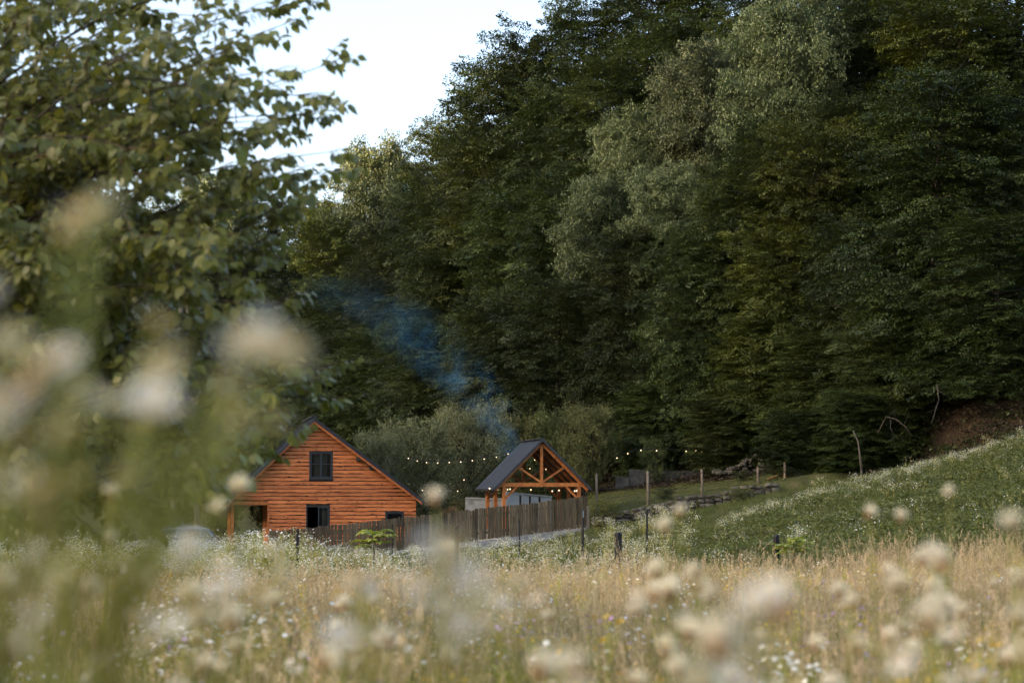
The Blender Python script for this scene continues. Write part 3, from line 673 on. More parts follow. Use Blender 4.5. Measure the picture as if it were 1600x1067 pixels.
for i in range(9):
    a = min(FLn * i / 8, FLn - .08); MB().box((a, .065, ftop(a) - FH - .5), (a + .09, .155, ftop(a) - .06)).build('post', M['post'], fence)
n = 10
for i in range(n):
    a, b = FLn * i / n, FLn * (i + 1) / n - .012; zt = (ftop(a) + ftop(b)) / 2 - FH - .03
    MB().add([(a, -.16, ftop(a) - FH - .03), (b, -.16, ftop(b) - FH - .03), (b, .10, ftop(b) - FH - .03), (a, .10, ftop(a) - FH - .03),
              (a, -.20, zt - .75), (b, -.20, zt - .75), (b, .10, zt - .75), (a, .10, zt - .75)], [(0, 1, 2, 3), (7, 6, 5, 4), (4, 5, 1, 0), (5, 6, 2, 1), (6, 7, 3, 2), (7, 4, 0, 3)]).build('footing', M['concrete'], fence)
MB().box((FLn + .06, -.06, ftop(FLn) - FH - .5), (FLn + .17, .05, ftop(FLn) - .38)).build('end_post', M['post'], fence)

# ---------------------------------------------------------------- low walls behind the pavilion and round the lawn
def wall_box(name, p, q, Y, th, zb, mat, lab, cope=True, q_y=None):
    a, b = at(*p, Y), at(*q, q_y or Y)
    m = MB(); zt0, zt1 = a.z, b.z; d = Vector((b.x - a.x, b.y - a.y, 0)).normalized(); nn = Vector((-d.y, d.x, 0)) * th
    A, B = Vector((a.x, a.y, 0)), Vector((b.x, b.y, 0))
    vs = [(*A.xy, zb), (*B.xy, zb), (*(B + nn).xy, zb), (*(A + nn).xy, zb), (*A.xy, zt0), (*B.xy, zt1), (*(B + nn).xy, zt1), (*(A + nn).xy, zt0)]
    o = m.add(vs, [(0, 3, 2, 1), (4, 5, 6, 7), (0, 1, 5, 4), (1, 2, 6, 5), (2, 3, 7, 6), (3, 0, 4, 7)]).build(name, M[mat]); tag(o, lab, 'wall', kind='thing')
    if cope:
        e = nn.normalized() * .05
        vs = [(*(A - e).xy, zt0 + .002), (*(B - e).xy, zt1 + .002), (*(B + nn + e).xy, zt1 + .002), (*(A + nn + e).xy, zt0 + .002)]
        vs += [(x, y, z_ + .07) for x, y, z_ in vs]
        MB().add(vs, [(0, 3, 2, 1), (4, 5, 6, 7), (0, 1, 5, 4), (1, 2, 6, 5), (2, 3, 7, 6), (3, 0, 4, 7)]).build('coping', M['concrete'], o)
    return o
wall_box('garden_wall', (727, 779), (790, 781), 93, .25, -2.2, 'concrete', 'low grey concrete wall seen left of the pavilion posts')
wall_box('pale_wall', (791, 770), (862, 777), 95, .2, -2.2, 'palewall', 'low pale blue-grey wall seen through the pavilion', q_y=96.5)
for i, px in enumerate((813, 828, 843)):
    p = at(px, 774 + i, 90.5); m = MB(); m.box((-.045, -.045, -1.6), (.045, .045, 0)); o = m.build('dark_post', M['stake']); o.location = p
    tag(o, ['left', 'middle', 'right'][i] + ' one of three dark posts showing above the fence inside the pavilion', 'post', 'dark posts in the pavilion')
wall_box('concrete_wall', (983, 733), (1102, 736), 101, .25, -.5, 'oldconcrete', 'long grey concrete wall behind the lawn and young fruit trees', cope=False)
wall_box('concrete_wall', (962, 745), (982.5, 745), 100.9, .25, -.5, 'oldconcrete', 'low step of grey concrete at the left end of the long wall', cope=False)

# dry stone retaining wall at the lawn edge: each stone a piece
sw = empty('stone_wall', (0, 0, 0)); tag(sw, 'low dry stone retaining wall along the near edge of the lawn', 'wall', kind='thing')
def stone_mesh(seed):
    r = random.Random(seed); import bmesh
    bm = bmesh.new(); bmesh.ops.create_icosphere(bm, subdivisions=1, radius=.5)
    for v in bm.verts:
        c = v.co; c.x = math.copysign(abs(c.x) ** .6, c.x) * .75; c.y = math.copysign(abs(c.y) ** .6, c.y) * .75; c.z = math.copysign(abs(c.z) ** .6, c.z) * .75
        v.co = c * r.uniform(.82, 1.1)
    me = bpy.data.meshes.new('stone'); bm.to_mesh(me); bm.free(); me.materials.append(M['stone']); return me
ST = [stone_mesh(i) for i in range(6)]
rng = random.Random(21)
def stone(parent, loc, sx, sy, sz):
    o = bpy.data.objects.new('stone', rng.choice(ST)); link(o, parent); o.location = loc; o.scale = (sx, sy, sz); o.rotation_euler = (rng.uniform(-.15, .15), rng.uniform(-.15, .15), rng.uniform(-.3, .3))
x = 3.6
while x < 11.2:
    zt = Gs(x, 85.6) + .05; zb = Gs(x, 84.6) - .12; z_ = zb; wdt = rng.uniform(.26, .46)
    while z_ < zt - .05:
        hh = rng.uniform(.13, .22); stone(sw, (x + rng.uniform(-.04, .04), 85.0 + rng.uniform(-.06, .06), z_ + hh / 2), wdt * 1.05, .45, hh * 1.12); z_ += hh
    x += wdt * .9
# rubble heap and dead wood at the right end of the lawn
rb = empty('rubble_heap', at(1200, 762, 95)); tag(rb, 'heap of grey and pale rubble stones at the edge of the wood', 'rubble')
rb.location.z = Gs(rb.location.x, 95)
for i in range(110):
    u = rng.uniform(-2.6, 2.6); hgt = max(.1, 1.0 * math.exp(-((u + .2) / 1.3) ** 2)); s_ = rng.uniform(.12, .30)
    stone(rb, (u, rng.uniform(-.5, .5), rng.uniform(0, hgt)), s_ * 1.2, s_, s_ * .8)
for i, (p, q, Y) in enumerate([((1205, 764), (1262, 758), 90), ((1218, 771), (1275, 769), 89.5), ((1200, 776), (1250, 772), 89), ((1235, 766), (1248, 755), 90.2)]):
    a, b = at(*p, Y), at(*q, Y + .6); a.z = max(a.z, Gs(a.x, a.y) + .04); b.z = max(b.z, Gs(b.x, b.y) + .06)
    o = MB().tube([a, (a + b) / 2 + Vector((0, 0, .04)), b], [.05, .045, .03], 6).build('fallen_branch', M['brown'], None, True)
    tag(o, ['topmost', 'middle', 'lowest', 'short upright'][i] + ' reddish fallen branch lying by the rubble heap', 'branch', 'fallen branches')

# wire fence with wooden posts round the lawn
wf = empty('wire_fence', (0, 0, 0)); tag(wf, 'wire fence on round wooden posts across the lawn', 'fence')
posts = [(932, 740, 786, 87), (1012, 736, 789, 86.2), (1096.5, 733, 786, 86.2), (1184, 729, 775, 88), (1226, 722, 773, 87), (1269, 752, 776, 82)]
tops = []
for px, yt, yb, Y in posts:
    a = at(px, yt, Y); zb = Gs(a.x, Y) - .3
    MB().tube([(a.x, Y, zb), (a.x + .01, Y, (zb + a.z) / 2), (a.x, Y, a.z)], [.06, .055, .05], 8).build('post', M['post'], wf, True); tops.append(a)
for f_ in (.12, .38, .64, .9):
    for a, b in zip(tops[:-1], tops[1:]):
        za, zb = Gs(a.x, a.y), Gs(b.x, b.y)
        MB().tube([(a.x, a.y - .06, za + (a.z - za) * f_), (b.x, b.y - .06, zb + (b.z - zb) * f_)], .006, 4).build('wire', M['stake'], wf)

# ---------------------------------------------------------------- dark stakes standing in the meadow
STK = [(465, 826, 890, 48, .055, 'dark stake left of the leafy sapling, in front of the plank fence'), (613, 818, 885, 62, .045, 'thin dark stake just right of the leafy sapling'),
       (713.5, 822, 905, 34, .075, 'thick grey stake among white blooms in front of the fence'), (812, 812, 864, 60, .035, 'thin dark stake before the middle of the plank fence'),
       (910.5, 796, 864, 56, .05, 'dark stake with a light tip before the right end of the plank fence'), (1011, 796, 866, 56, .05, 'dark stake standing in the flowery grass before the stone wall'),
       (966, 832, 893, 33, .085, 'thick black stake with a cut top at the edge of the golden grass'), (1213, 836, 880, 36, .075, 'thick dark stake beside the yellow-green sapling on the right')]
for px, yt, yb, Y, wd, lab in STK:
    p = at(px, yt, Y); zb = Gs(p.x, Y) - .3; m = MB(); h = wd / 2
    m.box((-h, -h, zb - p.z), (h, h, -.02)); m.add([(-h, -h, -.02), (h, -h, -.02), (h, h, -.02), (-h, h, -.02), (-h * .8, -h * .7, .0), (h * .5, -h * .7, .012), (h * .5, h * .7, .012), (-h * .8, h * .7, 0)],
        [(4, 5, 6, 7), (0, 1, 5, 4), (1, 2, 6, 5), (2, 3, 7, 6), (3, 0, 4, 7)])
    o = m.build('stake', M['stake']); o.location = p; o.rotation_euler = (0, rng.uniform(-.012, .012), rng.uniform(0, .7)); tag(o, lab, 'stake', 'stakes in the meadow')
    if 'light tip' in lab: MB().box((-h * .7, -h * 1.15, -.22), (h * .5, -h * 1.01, -.03)).build('paint_mark', M['palewall'], o)

# ---------------------------------------------------------------- two-legged wooden pole left of the cottage
up = empty('wooden_pole', at(292, 800, 84)); up.location.z = Gs(up.location.x, 84); tag(up, 'tall two-legged wooden pole with a cross bar left of the cottage', 'pole')
def upl(px, py, dy=0):
    p = at(px, py, 84 + dy); return p - up.location
MB().tube([upl(308, 880), upl(307, 700), upl(290, 400), upl(288, 370)], [.13, .125, .11, .10], 10).build('leg', M['pole'], up, True)
MB().tube([upl(268, 880), upl(274, 700), upl(285, 400), upl(286, 375)], [.13, .125, .11, .10], 10).build('leg', M['pole'], up, True)
MB().tube([upl(269, 722, -.16), upl(314, 727, -.16)], .075, 8).build('cross_bar', M['pole'], up, True)
MB().tube([upl(262, 660, -.16), upl(266, 640, -.16), upl(268, 610, -.16)], .05, 6).build('brace', M['pole'], up, True)
MB().bar(upl(262, 392), upl(312, 392), .12, .12).build('cross_arm', M['pole'], up)
for px in (266, 308): MB().tube([upl(px, 390), upl(px, 384), upl(px, 380)], [.035, .06, .04], 8).build('insulator', M['palewall'], up)

# ---------------------------------------------------------------- car half hidden in the grass left of the cottage
car = empty('parked_car', (0, 0, 0)); cp = at(276, 862, 80); car.location = (cp.x, 80, at(276, 823, 80).z - 1.46); car.rotation_euler = (0, 0, R(6))
tag(car, 'grey-blue parked car almost hidden by the tall meadow left of the cottage', 'car')
def car_section(prof, ys, tap, mat, name, parent):
    m = MB(); n = len(prof); vs = []
    for y, k in zip(ys, tap):
        for x, z_ in prof: vs.append((x * k, y, z_))
    fs = [(i + j * n, (i + 1) % n + j * n, (i + 1) % n + (j + 1) * n, i + (j + 1) * n) for j in range(len(ys) - 1) for i in range(n)]
    fs += [tuple(reversed(range(n))), tuple(range(n * (len(ys) - 1), n * len(ys)))]
    return m.add(vs, fs).build(name, mat, parent, True)
body = [(-1.95, .35), (-2.0, .62), (-1.9, .86), (-1.2, .95), (1.25, .97), (1.9, .90), (2.0, .6), (1.95, .35)]
car_section(body, (-.86, -.78, .78, .86), (.97, 1, 1, .97), M['carpaint'], 'body', car)
cab = [(-1.15, .94), (-.55, 1.36), (-.3, 1.42), (1.0, 1.43), (1.3, 1.36), (1.72, .95)]
car_section(cab, (-.70, -.62, .62, .70), (.96, 1, 1, .96), M['carpaint'], 'cabin', car)
for l, r in (((-.98, 1.0), (-.52, 1.32)), ((.08, 1.0), (.08, 1.36)), ((.98, 1.0), (.98, 1.35))): pass
for q in ([(-.98, 1.0), (.02, 1.0), (.02, 1.36), (-.50, 1.33)], [(.10, 1.0), (.92, 1.0), (.92, 1.36), (.10, 1.36)], [(1.0, 1.0), (1.5, 1.0), (1.24, 1.32), (1.0, 1.35)]):
    m = MB(); vs = [(x, -.712, z_) for x, z_ in q] + [(x, -.700, z_) for x, z_ in q]; m.add(vs, [(0, 1, 2, 3), (0, 4, 5, 1), (1, 5, 6, 2), (2, 6, 7, 3), (3, 7, 4, 0)]).build('side_window', M['glass'], car)
MB().tube([(-.5, -.62, 1.45), (-.3, -.62, 1.49), (.9, -.62, 1.49), (1.1, -.62, 1.45)], .022, 6).build('roof_rail', M['chrome'], car)
MB().box((-1.99, -.75, .62), (-1.93, -.5, .76)).build('headlight', M['chrome'], car); MB().box((1.92, -.75, .66), (2.0, -.5, .82)).build('tail_light', M['rubber'], car)
for x in (-1.25, 1.25):
    for y in (-.82, .82):
        m = MB(); m.tube([(x, y - .1, .31), (x, y + .1, .31)], .31, 18); wh = m.build('wheel', M['rubber'], car)
        m = MB(); m.tube([(x, y - .115, .31), (x, y + .115, .31)], .19, 14); m.build('rim', M['chrome'], wh)

# ---------------------------------------------------------------- festoon lights
def festoon(lab, pts, Y, r=.023, sag=0):
    P = [at(a, b, c if c else Y) for a, b, c in pts]; o = empty('string_lights', P[0]); tag(o, lab, 'string lights', 'festoon lights')
    Q = [p - P[0] for p in P]
    MB().tube([q + Vector((0, 0, .07)) for q in Q], .012, 4).build('cable', M['cable'], o)
    for q in Q:
        m = MB(); m.tube([q + Vector((0, 0, -r)), q + Vector((0, 0, -r * .7)), q, q + Vector((0, 0, r * .7)), q + Vector((0, 0, r * 1.1))], [r * .3, r * .75, r, r * .7, r * .35], 8); b = m.build('bulb', M['bulb'], o, True)
        MB().tube([q + Vector((0, 0, r * 1.1)), q + Vector((0, 0, .075))], r * .4, 6).build('socket', M['cable'], b)
festoon('string of warm bulbs sagging in front of the willow towards the pavilion roof', [(a, b, 92) for a, b in ((638, 716), (652, 720), (666.5, 722.5), (684, 723), (702, 722.5), (720, 721.5), (738, 719.5), (756.5, 717), (775.5, 714), (794, 709))], 92)
festoon('short string of warm bulbs hanging low between cottage and pavilion', [(660, 766, 91), (687.5, 766.5, 91), (715, 767, 91), (725, 749.5, 91)], 91)
festoon('string of warm bulbs hung along the eaves inside the pavilion', [(765, 763, 84.6), (774.5, 764.5, 84.7), (777.5, 764.5, 84.8), (793, 764.5, 86), (797, 764, 86.5), (829.5, 765, 86.5), (863, 767, 86.5), (873.5, 766, 86), (898, 767, 85), (901, 766.5, 84.9)], 85, r=.030)
festoon('few warm bulbs hanging under the pavilion ridge', [(815.5, 732, 88.8), (828, 732, 88.6), (835.5, 718.5, 88.4), (853, 733, 88)], 88)
festoon('string of warm bulbs on the right below the dark wood', [(a, b, 98) for a, b in ((964, 715.5), (981, 708.5), (1001.5, 703.5), (1026, 704), (1072.5, 705), (1087, 704), (1096.5, 705.5))], 98, r=.028)
# ---------------------------------------------------------------- the near tree on the left
def leaf_mesh(name, mat, tint):
    """one ovate pointed leaf along +X, 1 long, folded on its midrib"""
    V = np.array([(0, 0, 0), (.22, .27, .05), (.55, .27, .03), (1, 0, -.10), (.55, -.27, .03), (.22, -.27, .05), (.25, 0, -.02), (.58, 0, -.035)], float)
    Q = np.array([(0, 6, 1), (1, 6, 7), (1, 7, 2), (2, 7, 3), (0, 5, 6), (5, 7, 6), (5, 4, 7), (4, 3, 7)])
    return V, Q
LV, LQ = leaf_mesh('leaf', None, .5)
rng = np.random.default_rng(77)
near = empty('leafy_tree', (0, 0, 0)); nb = at(-95, 900, 11.0); near.location = (nb.x, 11.0, Gs(nb.x, 11.0))
tag(near, 'leafy broad-leaved tree close on the left with branches reaching over the meadow', 'tree')
NB = np.array(near.location)
wood = MB(); leaves = []      # leaves: (pos, dir, normal, length, tint, px)
tw = MB()
def bez(p, q, bow, n=9):
    p, q = np.array(p), np.array(q); L = np.linalg.norm(q - p); b = np.array([0, 0, bow * L]) + rng.normal(0, .05 * L, 3)
    return [p + (q - p) * t + b * 4 * t * (1 - t) for t in np.linspace(0, 1, n)]
tips = [(470, 5), (450, -30), (395, 60), (514, 100), (478, 150), (506, 168), (438, 215), (514, 238), (520, 268), (468, 298), (425, 340), (402, 378), (372, 440), (440, 468), (412, 520), (512, 572), (487, 622), (442, 678), (402, 700), (352, 735),
        (305, 752), (245, 790), (330, 560), (360, 620), (420, 640), (450, 605), (350, 470), (380, 20), (430, 110), (345, 90), (365, 150), (395, 190), (350, 230), (410, 260), (340, 300), (380, 320), (455, 270), (470, 180), (440, 40), (390, 420), (430, 560), (470, 600), (395, 600), (350, 670)]
tips = [(a, b, rng.uniform(9.0, 11.6)) for a, b in tips]
for k in range(165):
    yy = rng.uniform(-60, 800) if k % 4 else rng.uniform(300, 800); tips.append((rng.uniform(-40, 345 if yy < 400 else 370), yy, rng.uniform(8.6, 13.0)))
trunk_top = at(-120, -900, 11.1)
tk = [np.array(near.location) - [0, 0, .3], np.array(at(-100, 600, 11.0)), np.array(at(-110, 0, 11.05)), np.array(trunk_top)]
wood.tube([p - NB for p in tk], [.17, .14, .10, .04], 10)
for (px, py, dd) in tips:
    tip = np.array(at(px, py, dd)); sy = min(py + rng.uniform(120, 330), 780)
    st = np.array(at(-105 + rng.uniform(-6, 6), sy, 11.0)); pts = bez(st, tip, rng.uniform(.02, .08))
    L = np.linalg.norm(tip - st)
    wood.tube([p - NB for p in pts], list(np.linspace(.005 + .003 * L, .0020, len(pts))), 5, cap=False)
    heavy = px > 360
    nb_ = 13 if heavy else 13
    for j in range(nb_ + 1):
        s = 1.0 if j == nb_ else 1 - .74 * rng.uniform(.03, 1) ** 1.25; i0 = s * 8; i = min(int(i0), 7); p0 = pts[i] + (pts[i + 1] - pts[i]) * (i0 - i); dl = norm(pts[i + 1] - pts[i])
        if j == nb_: bd, bl = dl, .16
        else:
            bd = norm(dl * .75 + rng.normal(0, .55, 3) + np.array([.05, 0, .1])); bl = rng.uniform(.15, .44) * (1.15 - .6 * s)
        p1 = p0 + bd * bl
        tw.tube([p0 - NB, (p0 + p1) / 2 - NB + np.array([0, 0, .008]), p1 - NB], [.003, .0022, .0012], 4, cap=False)
        nl_ = int(4 + bl * 44)
        for q in range(nl_):
            u = (q + rng.uniform(.2, .9)) / nl_; pp = p0 + bd * bl * u
            side = norm(np.cross(bd, [0, 0, 1.0])) * (1 if q % 2 else -1)
            d = norm(bd * .45 + side * rng.uniform(.35, .9) + np.array([0, 0, -rng.uniform(.25, 1.0)]) + rng.normal(0, .25, 3))
            nrm = norm(np.array([0, -.25, 1.0]) + rng.normal(0, .45, 3))
            pet = rng.uniform(.012, .028)
            leaves.append((pp + d * pet, d, nrm, rng.uniform(.052, .082) * (.8 if u > .9 else 1), np.clip(rng.normal(.45, .2), 0, 1), px))
wood.build('trunk', M['bark'], near, True); tw.build('twigs', M['twig'], near, True)
near.children[-1]['kind'] = 'stuff'
P = np.array([l[0] for l in leaves]); D = np.array([l[1] for l in leaves]); N = np.array([l[2] for l in leaves]); Ls = np.array([l[3] for l in leaves]); Tt = np.array([l[4] for l in leaves])
D = norm(D); S = norm(np.cross(N, D)); N = np.cross(D, S)
pxs = 800 + P[:, 0] / P[:, 1] * F; pys = 760 - (P[:, 2] - CZ) / P[:, 1] * F
inv = (pxs > -10) & (pys > -10) & (pys < 780)
show = Ls / P[:, 1] * (1 + .8 * (pxs > 370)) * inv
single = np.argsort(-show)[:300]; mask = np.ones(len(P), bool); mask[single] = False
LM = []
for q in range(5):
    me = np_mesh('leaf', LV, LQ, M['near'], np.full(8, .15 + .17 * q)); LM.append(me)
for i in single:
    o = bpy.data.objects.new('leaf', LM[min(4, int(Tt[i] * 5))]); link(o, near)
    mt = Matrix([[D[i][r] * Ls[i], S[i][r] * Ls[i] * 1.1, N[i][r] * Ls[i], P[i][r] - NB[r]] for r in range(3)] + [[0, 0, 0, 1]])
    o.matrix_local = mt
p, d, s, n, l = P[mask] - NB, D[mask], S[mask], N[mask], Ls[mask][:, None, None]
VV = (p[:, None] + l * (d[:, None] * LV[None, :, :1] + s[:, None] * LV[None, :, 1:2] * 1.1 + n[:, None] * LV[None, :, 2:3])).reshape(-1, 3)
QQ = (LQ[None] + (np.arange(len(p)) * 8)[:, None, None]).reshape(-1, 3)
fo = link(bpy.data.objects.new('foliage', np_mesh('foliage', VV, QQ, M['near'], np.repeat(Tt[mask], 8))), near); fo['kind'] = 'stuff'

# ---------------------------------------------------------------- meadow plants: tuft meshes scattered with geometry nodes
def blade_tuft(seed, n, h0, h1, rad, wd, mat, lean=.25, heads=0, hmat=None, tint=(.5, .2)):
    r = np.random.default_rng(seed); Vs, Qs, Ts, mats = [], [], [], []; k = 0
    for i in range(n):
        b = np.array([r.normal(0, rad), r.normal(0, rad), -.04]); h = r.uniform(h0, h1); a = r.uniform(0, 6.28); ln = abs(r.normal(0, lean)) * h
        d = np.array([math.cos(a), math.sin(a), 0]); s = np.array([-d[1], d[0], 0]); a2 = r.uniform(0, 6.28); s = np.array([math.cos(a2), math.sin(a2), 0]) ; t = np.clip(r.normal(*tint), 0, 1)
        pts = [b, b + d * ln * .12 + [0, 0, h * .4], b + d * ln * .45 + [0, 0, h * .75], b + d * ln + [0, 0, h * (1 - .35 * ln / h)]]
        ws = [wd, wd * .85, wd * .55, wd * .12]
        for p_, w_ in zip(pts, ws): Vs += [p_ - s * w_ / 2, p_ + s * w_ / 2]; Ts += [t, t]
        for q in range(3): Qs.append((k + 2 * q, k + 2 * q + 1, k + 2 * q + 3, k + 2 * q + 2)); mats.append(0)
        k += 8
        if i < heads:
            top = pts[3]; dn = norm(pts[3] - pts[2]); hl = r.uniform(.06, .13)
            for q in range(10):
                c = top + dn * hl * (q / 9 - .55); dd = norm(dn + r.normal(0, .45, 3)); ss = norm(np.cross(dd, r.normal(0, 1, 3))); l_ = .020; w_ = .0042
                Vs += [c, c + dd * l_ * .5 + ss * w_, c + dd * l_, c + dd * l_ * .5 - ss * w_]; tt = np.clip(t + r.normal(.1, .1), 0, 1); Ts += [tt] * 4
                Qs.append((k, k + 1, k + 2, k + 3)); mats.append(1 if hmat else 0); k += 4
    me = np_mesh('tuft', np.array(Vs), np.array(Qs), mat, np.array(Ts))
    if hmat: me.materials.append(hmat); me.polygons.foreach_set('material_index', mats)
    return me

def flower_tuft(seed, stems, h0, h1, rad, hr, per, stem_mat, pet_mat, wl=.05, leaves_=10, spread=.07):
    """leafy stems with clusters of small round flower heads"""
    r = np.random.default_rng(seed); V, Q, T, mi = [], [], [], []; k = 0
    def quad(a, b, c, d, t, m_):
        nonlocal k
        V.extend([a, b, c, d]); T.extend([t] * 4); Q.append((k, k + 1, k + 2, k + 3)); mi.append(m_); k += 4
    for i in range(stems):
        b = np.array([r.normal(0, rad), r.normal(0, rad), -.04]); h = r.uniform(h0, h1); tp = b + np.array([r.normal(0, .06), r.normal(0, .06), h]); t = r.uniform(.2, .8)
        for a in (0, 1.57):
            s = np.array([math.cos(a), math.sin(a), 0]) * .0022; quad(b - s, b + s, tp + s * .6, tp - s * .6, t, 0)
        for j in range(leaves_):
            u = r.uniform(.05, .9); c = b + (tp - b) * u; a = r.uniform(0, 6.28); d = norm(np.array([math.cos(a), math.sin(a), r.uniform(.1, .9)])); l_ = wl * r.uniform(.7, 1.5) * (1.2 - .6 * u); s = norm(np.cross(d, [0, 0, 1.])) * l_ * .14
            quad(c, c + d * l_ * .45 + s, c + d * l_ - np.array([0, 0, l_ * .15]), c + d * l_ * .45 - s, np.clip(r.normal(.5, .2), 0, 1), 0)
        for j in range(per):
            c = tp + np.array([r.normal(0, spread), r.normal(0, spread), r.uniform(-.05, .06)]); nn = norm(np.array([r.normal(0, .5), r.normal(0, .5) - .3, 1.0]))
            mid = tp - np.array([0, 0, h * .12]); s = np.array([.001, 0, 0]); quad(mid - s, mid + s, c + s, c - s, t, 0)
            u = norm(np.cross(nn, [1., .2, 0])); v = np.cross(nn, u); q = [c + (u * math.cos(g) + v * math.sin(g)) * hr for g in np.arange(8) * .7854]
            tt = r.uniform(.2, .9); quad(q[0], q[1], q[2], q[3], tt, 1); quad(q[3], q[4], q[5], q[6], tt, 1); quad(q[6], q[7], q[0], q[3], tt, 1)
    me = np_mesh('plant', np.array(V), np.array(Q), stem_mat, np.array(T)); me.materials.append(pet_mat); me.polygons.foreach_set('material_index', mi); return me

def leafy_tuft(seed, n, h, rad, leaf, mat, wr=.6):
    r = np.random.default_rng(seed); C = np.stack([r.normal(0, rad, n), r.normal(0, rad, n), r.uniform(.0, 1, n) ** .6 * h], 1)
    D = norm(r.normal(0, 1, (n, 3)) * [1, 1, .5]); N = norm(r.normal(0, .5, (n, 3)) + [0, 0, 1]); L_ = leaf * r.uniform(.6, 1.4, n)
    V, Q, T = leaf_quads(C, D, N, L_, L_ * wr, np.clip(r.normal(.3, .15, n) + .35 * C[:, 2] / h, 0, 1)); return np_mesh('clump', V, Q, mat, T)

def scatter(name, pts, scl, meshes, label, cat, seed=0, squash=None):
    r = np.random.default_rng(seed); n = len(pts)
    me = bpy.data.meshes.new(name); me.vertices.add(n); me.vertices.foreach_set('co', np.asarray(pts, np.float32).ravel())
    a = me.attributes.new('rot', 'FLOAT_VECTOR', 'POINT'); rv = np.stack([r.normal(0, .06, n), r.normal(0, .06, n), r.uniform(0, 6.28, n)], 1); a.data.foreach_set('vector', rv.astype(np.float32).ravel())
    a = me.attributes.new('scl', 'FLOAT', 'POINT'); a.data.foreach_set('value', np.asarray(scl, np.float32))
    a = me.attributes.new('idx', 'INT', 'POINT'); a.data.foreach_set('value', r.integers(0, len(meshes), n).astype(np.int32))
    src = bpy.data.collections.new(name + '_source')
    for m_ in meshes: src.objects.link(bpy.data.objects.new('tuft', m_))
    ng = bpy.data.node_groups.new(name, 'GeometryNodeTree')
    ng.interface.new_socket('Geometry', in_out='INPUT', socket_type='NodeSocketGeometry'); ng.interface.new_socket('Geometry', in_out='OUTPUT', socket_type='NodeSocketGeometry')
    gi, go = ng.nodes.new('NodeGroupInput'), ng.nodes.new('NodeGroupOutput')
    ci = ng.nodes.new('GeometryNodeCollectionInfo'); ci.inputs['Collection'].default_value = src; ci.inputs['Separate Children'].default_value = True; ci.inputs['Reset Children'].default_value = True
    ip = ng.nodes.new('GeometryNodeInstanceOnPoints'); ip.inputs['Pick Instance'].default_value = True
    def attr(nm, ty):
        x = ng.nodes.new('GeometryNodeInputNamedAttribute'); x.data_type = ty; x.inputs[0].default_value = nm; return x.outputs[0]
    ng.links.new(gi.outputs[0], ip.inputs['Points']); ng.links.new(ci.outputs[0], ip.inputs['Instance'])
    ng.links.new(attr('idx', 'INT'), ip.inputs['Instance Index']); ng.links.new(attr('rot', 'FLOAT_VECTOR'), ip.inputs['Rotation']); ng.links.new(attr('scl', 'FLOAT'), ip.inputs['Scale'])
    ng.links.new(ip.outputs[0], go.inputs[0])
    o = link(bpy.data.objects.new(name, me)); md = o.modifiers.new('scatter', 'NODES'); md.node_group = ng
    return tag(o, label, cat, kind='stuff')

def field(seed, n, y0, y1, margin=1.0, power=1.0):
    """points spread evenly over the ground the photo shows between two distances"""
    r = np.random.default_rng(seed); y = np.sqrt(r.uniform(y0 ** 2, y1 ** 2, n)); x = r.uniform(-1, 1, n) * (.262 * y + margin)
    return np.stack([x, y, G(x, y)], 1), r

def clumpy(P, f, s): return .5 + .5 * np.sin(P[:, 0] * f + s) * np.sin(P[:, 1] * f * .8 + s * 1.7)

DRY = [blade_tuft(100 + i, 38, .34, .76, .11, .0036, M['drygrass'], .22, 16) for i in range(5)]
GRN = [blade_tuft(120 + i, 34, .22, .60, .10, .0062, M['grass'], .32) for i in range(5)]
SHORT = [blade_tuft(140 + i, 40, .10, .26, .16, .009, M['lawn'], .35) for i in range(4)]
TINYG = [blade_tuft(150 + i, 44, .04, .10, .17, .010, M['lawn'], .4) for i in range(3)]
FLB = [flower_tuft(160 + i, 5, .35, .62, .10, .011, 9, M['stem'], M['petal']) for i in range(4)]
WEED = [flower_tuft(180 + i, 4, .30, .55, .08, .007, 0, M['stem'], M['petal'], wl=.10, leaves_=26) for i in range(3)]
YEL = [flower_tuft(190 + i, 2, .45, .66, .05, .007, 16, M['stem'], M['yellow'], leaves_=8, spread=.028) for i in range(2)]
MAU = [flower_tuft(195 + i, 2, .45, .68, .06, .012, 2, M['stem'], M['mauve'], leaves_=6, spread=.03) for i in range(2)]
CLV = [leafy_tuft(200 + i, 120, .24, .20, .055, M['clover']) for i in range(4)]

P, r = field(1, 7600, 2.6, 29); keep = r.uniform(0, 1, len(P)) < np.clip(.15 + .8 * smooth(5, 15, P[:, 1]) * (.35 + .65 * clumpy(P, .9, .4)) + .2 * smooth(-4, 3, P[:, 0]) , 0, 1) * (1 - .85 * smooth(20, 28, P[:, 1])); P = P[keep]
scatter('dry_grass', P, r.uniform(.62, 1.0, len(P)) + (r.uniform(0, 1, len(P)) < .12) * .28, DRY, 'golden dry seeding grass across the meadow', 'grass', 1)
P, r = field(2, 7800, 2.2, 25); keep = r.uniform(0, 1, len(P)) < .55 + .45 * (1 - smooth(9, 20, P[:, 1])); P = P[keep]
scatter('green_grass', P, r.uniform(.7, 1.15, len(P)), GRN, 'green grass blades between the golden grass of the meadow', 'grass', 2)
P, r = field(3, 15000, 23, 86, 2); P = P[(P[:, 1] < 84.6) | (P[:, 0] < 3)]
fx = fl.x + (P[:, 1] - fl.y) * 0; beh = (P[:, 1] > np.interp(P[:, 0], [fl.x, fr.x], [fl.y, fr.y]) - .25) & (P[:, 0] > fl.x - 4) & (P[:, 0] < fr.x + .3); P = P[~beh]
scatter('rough_grass', P, r.uniform(.7, 1.5, len(P)) * (1 - .4 * smooth(62, 74, P[:, 1])), SHORT, 'rough green grass between meadow and plank fence', 'grass', 3)
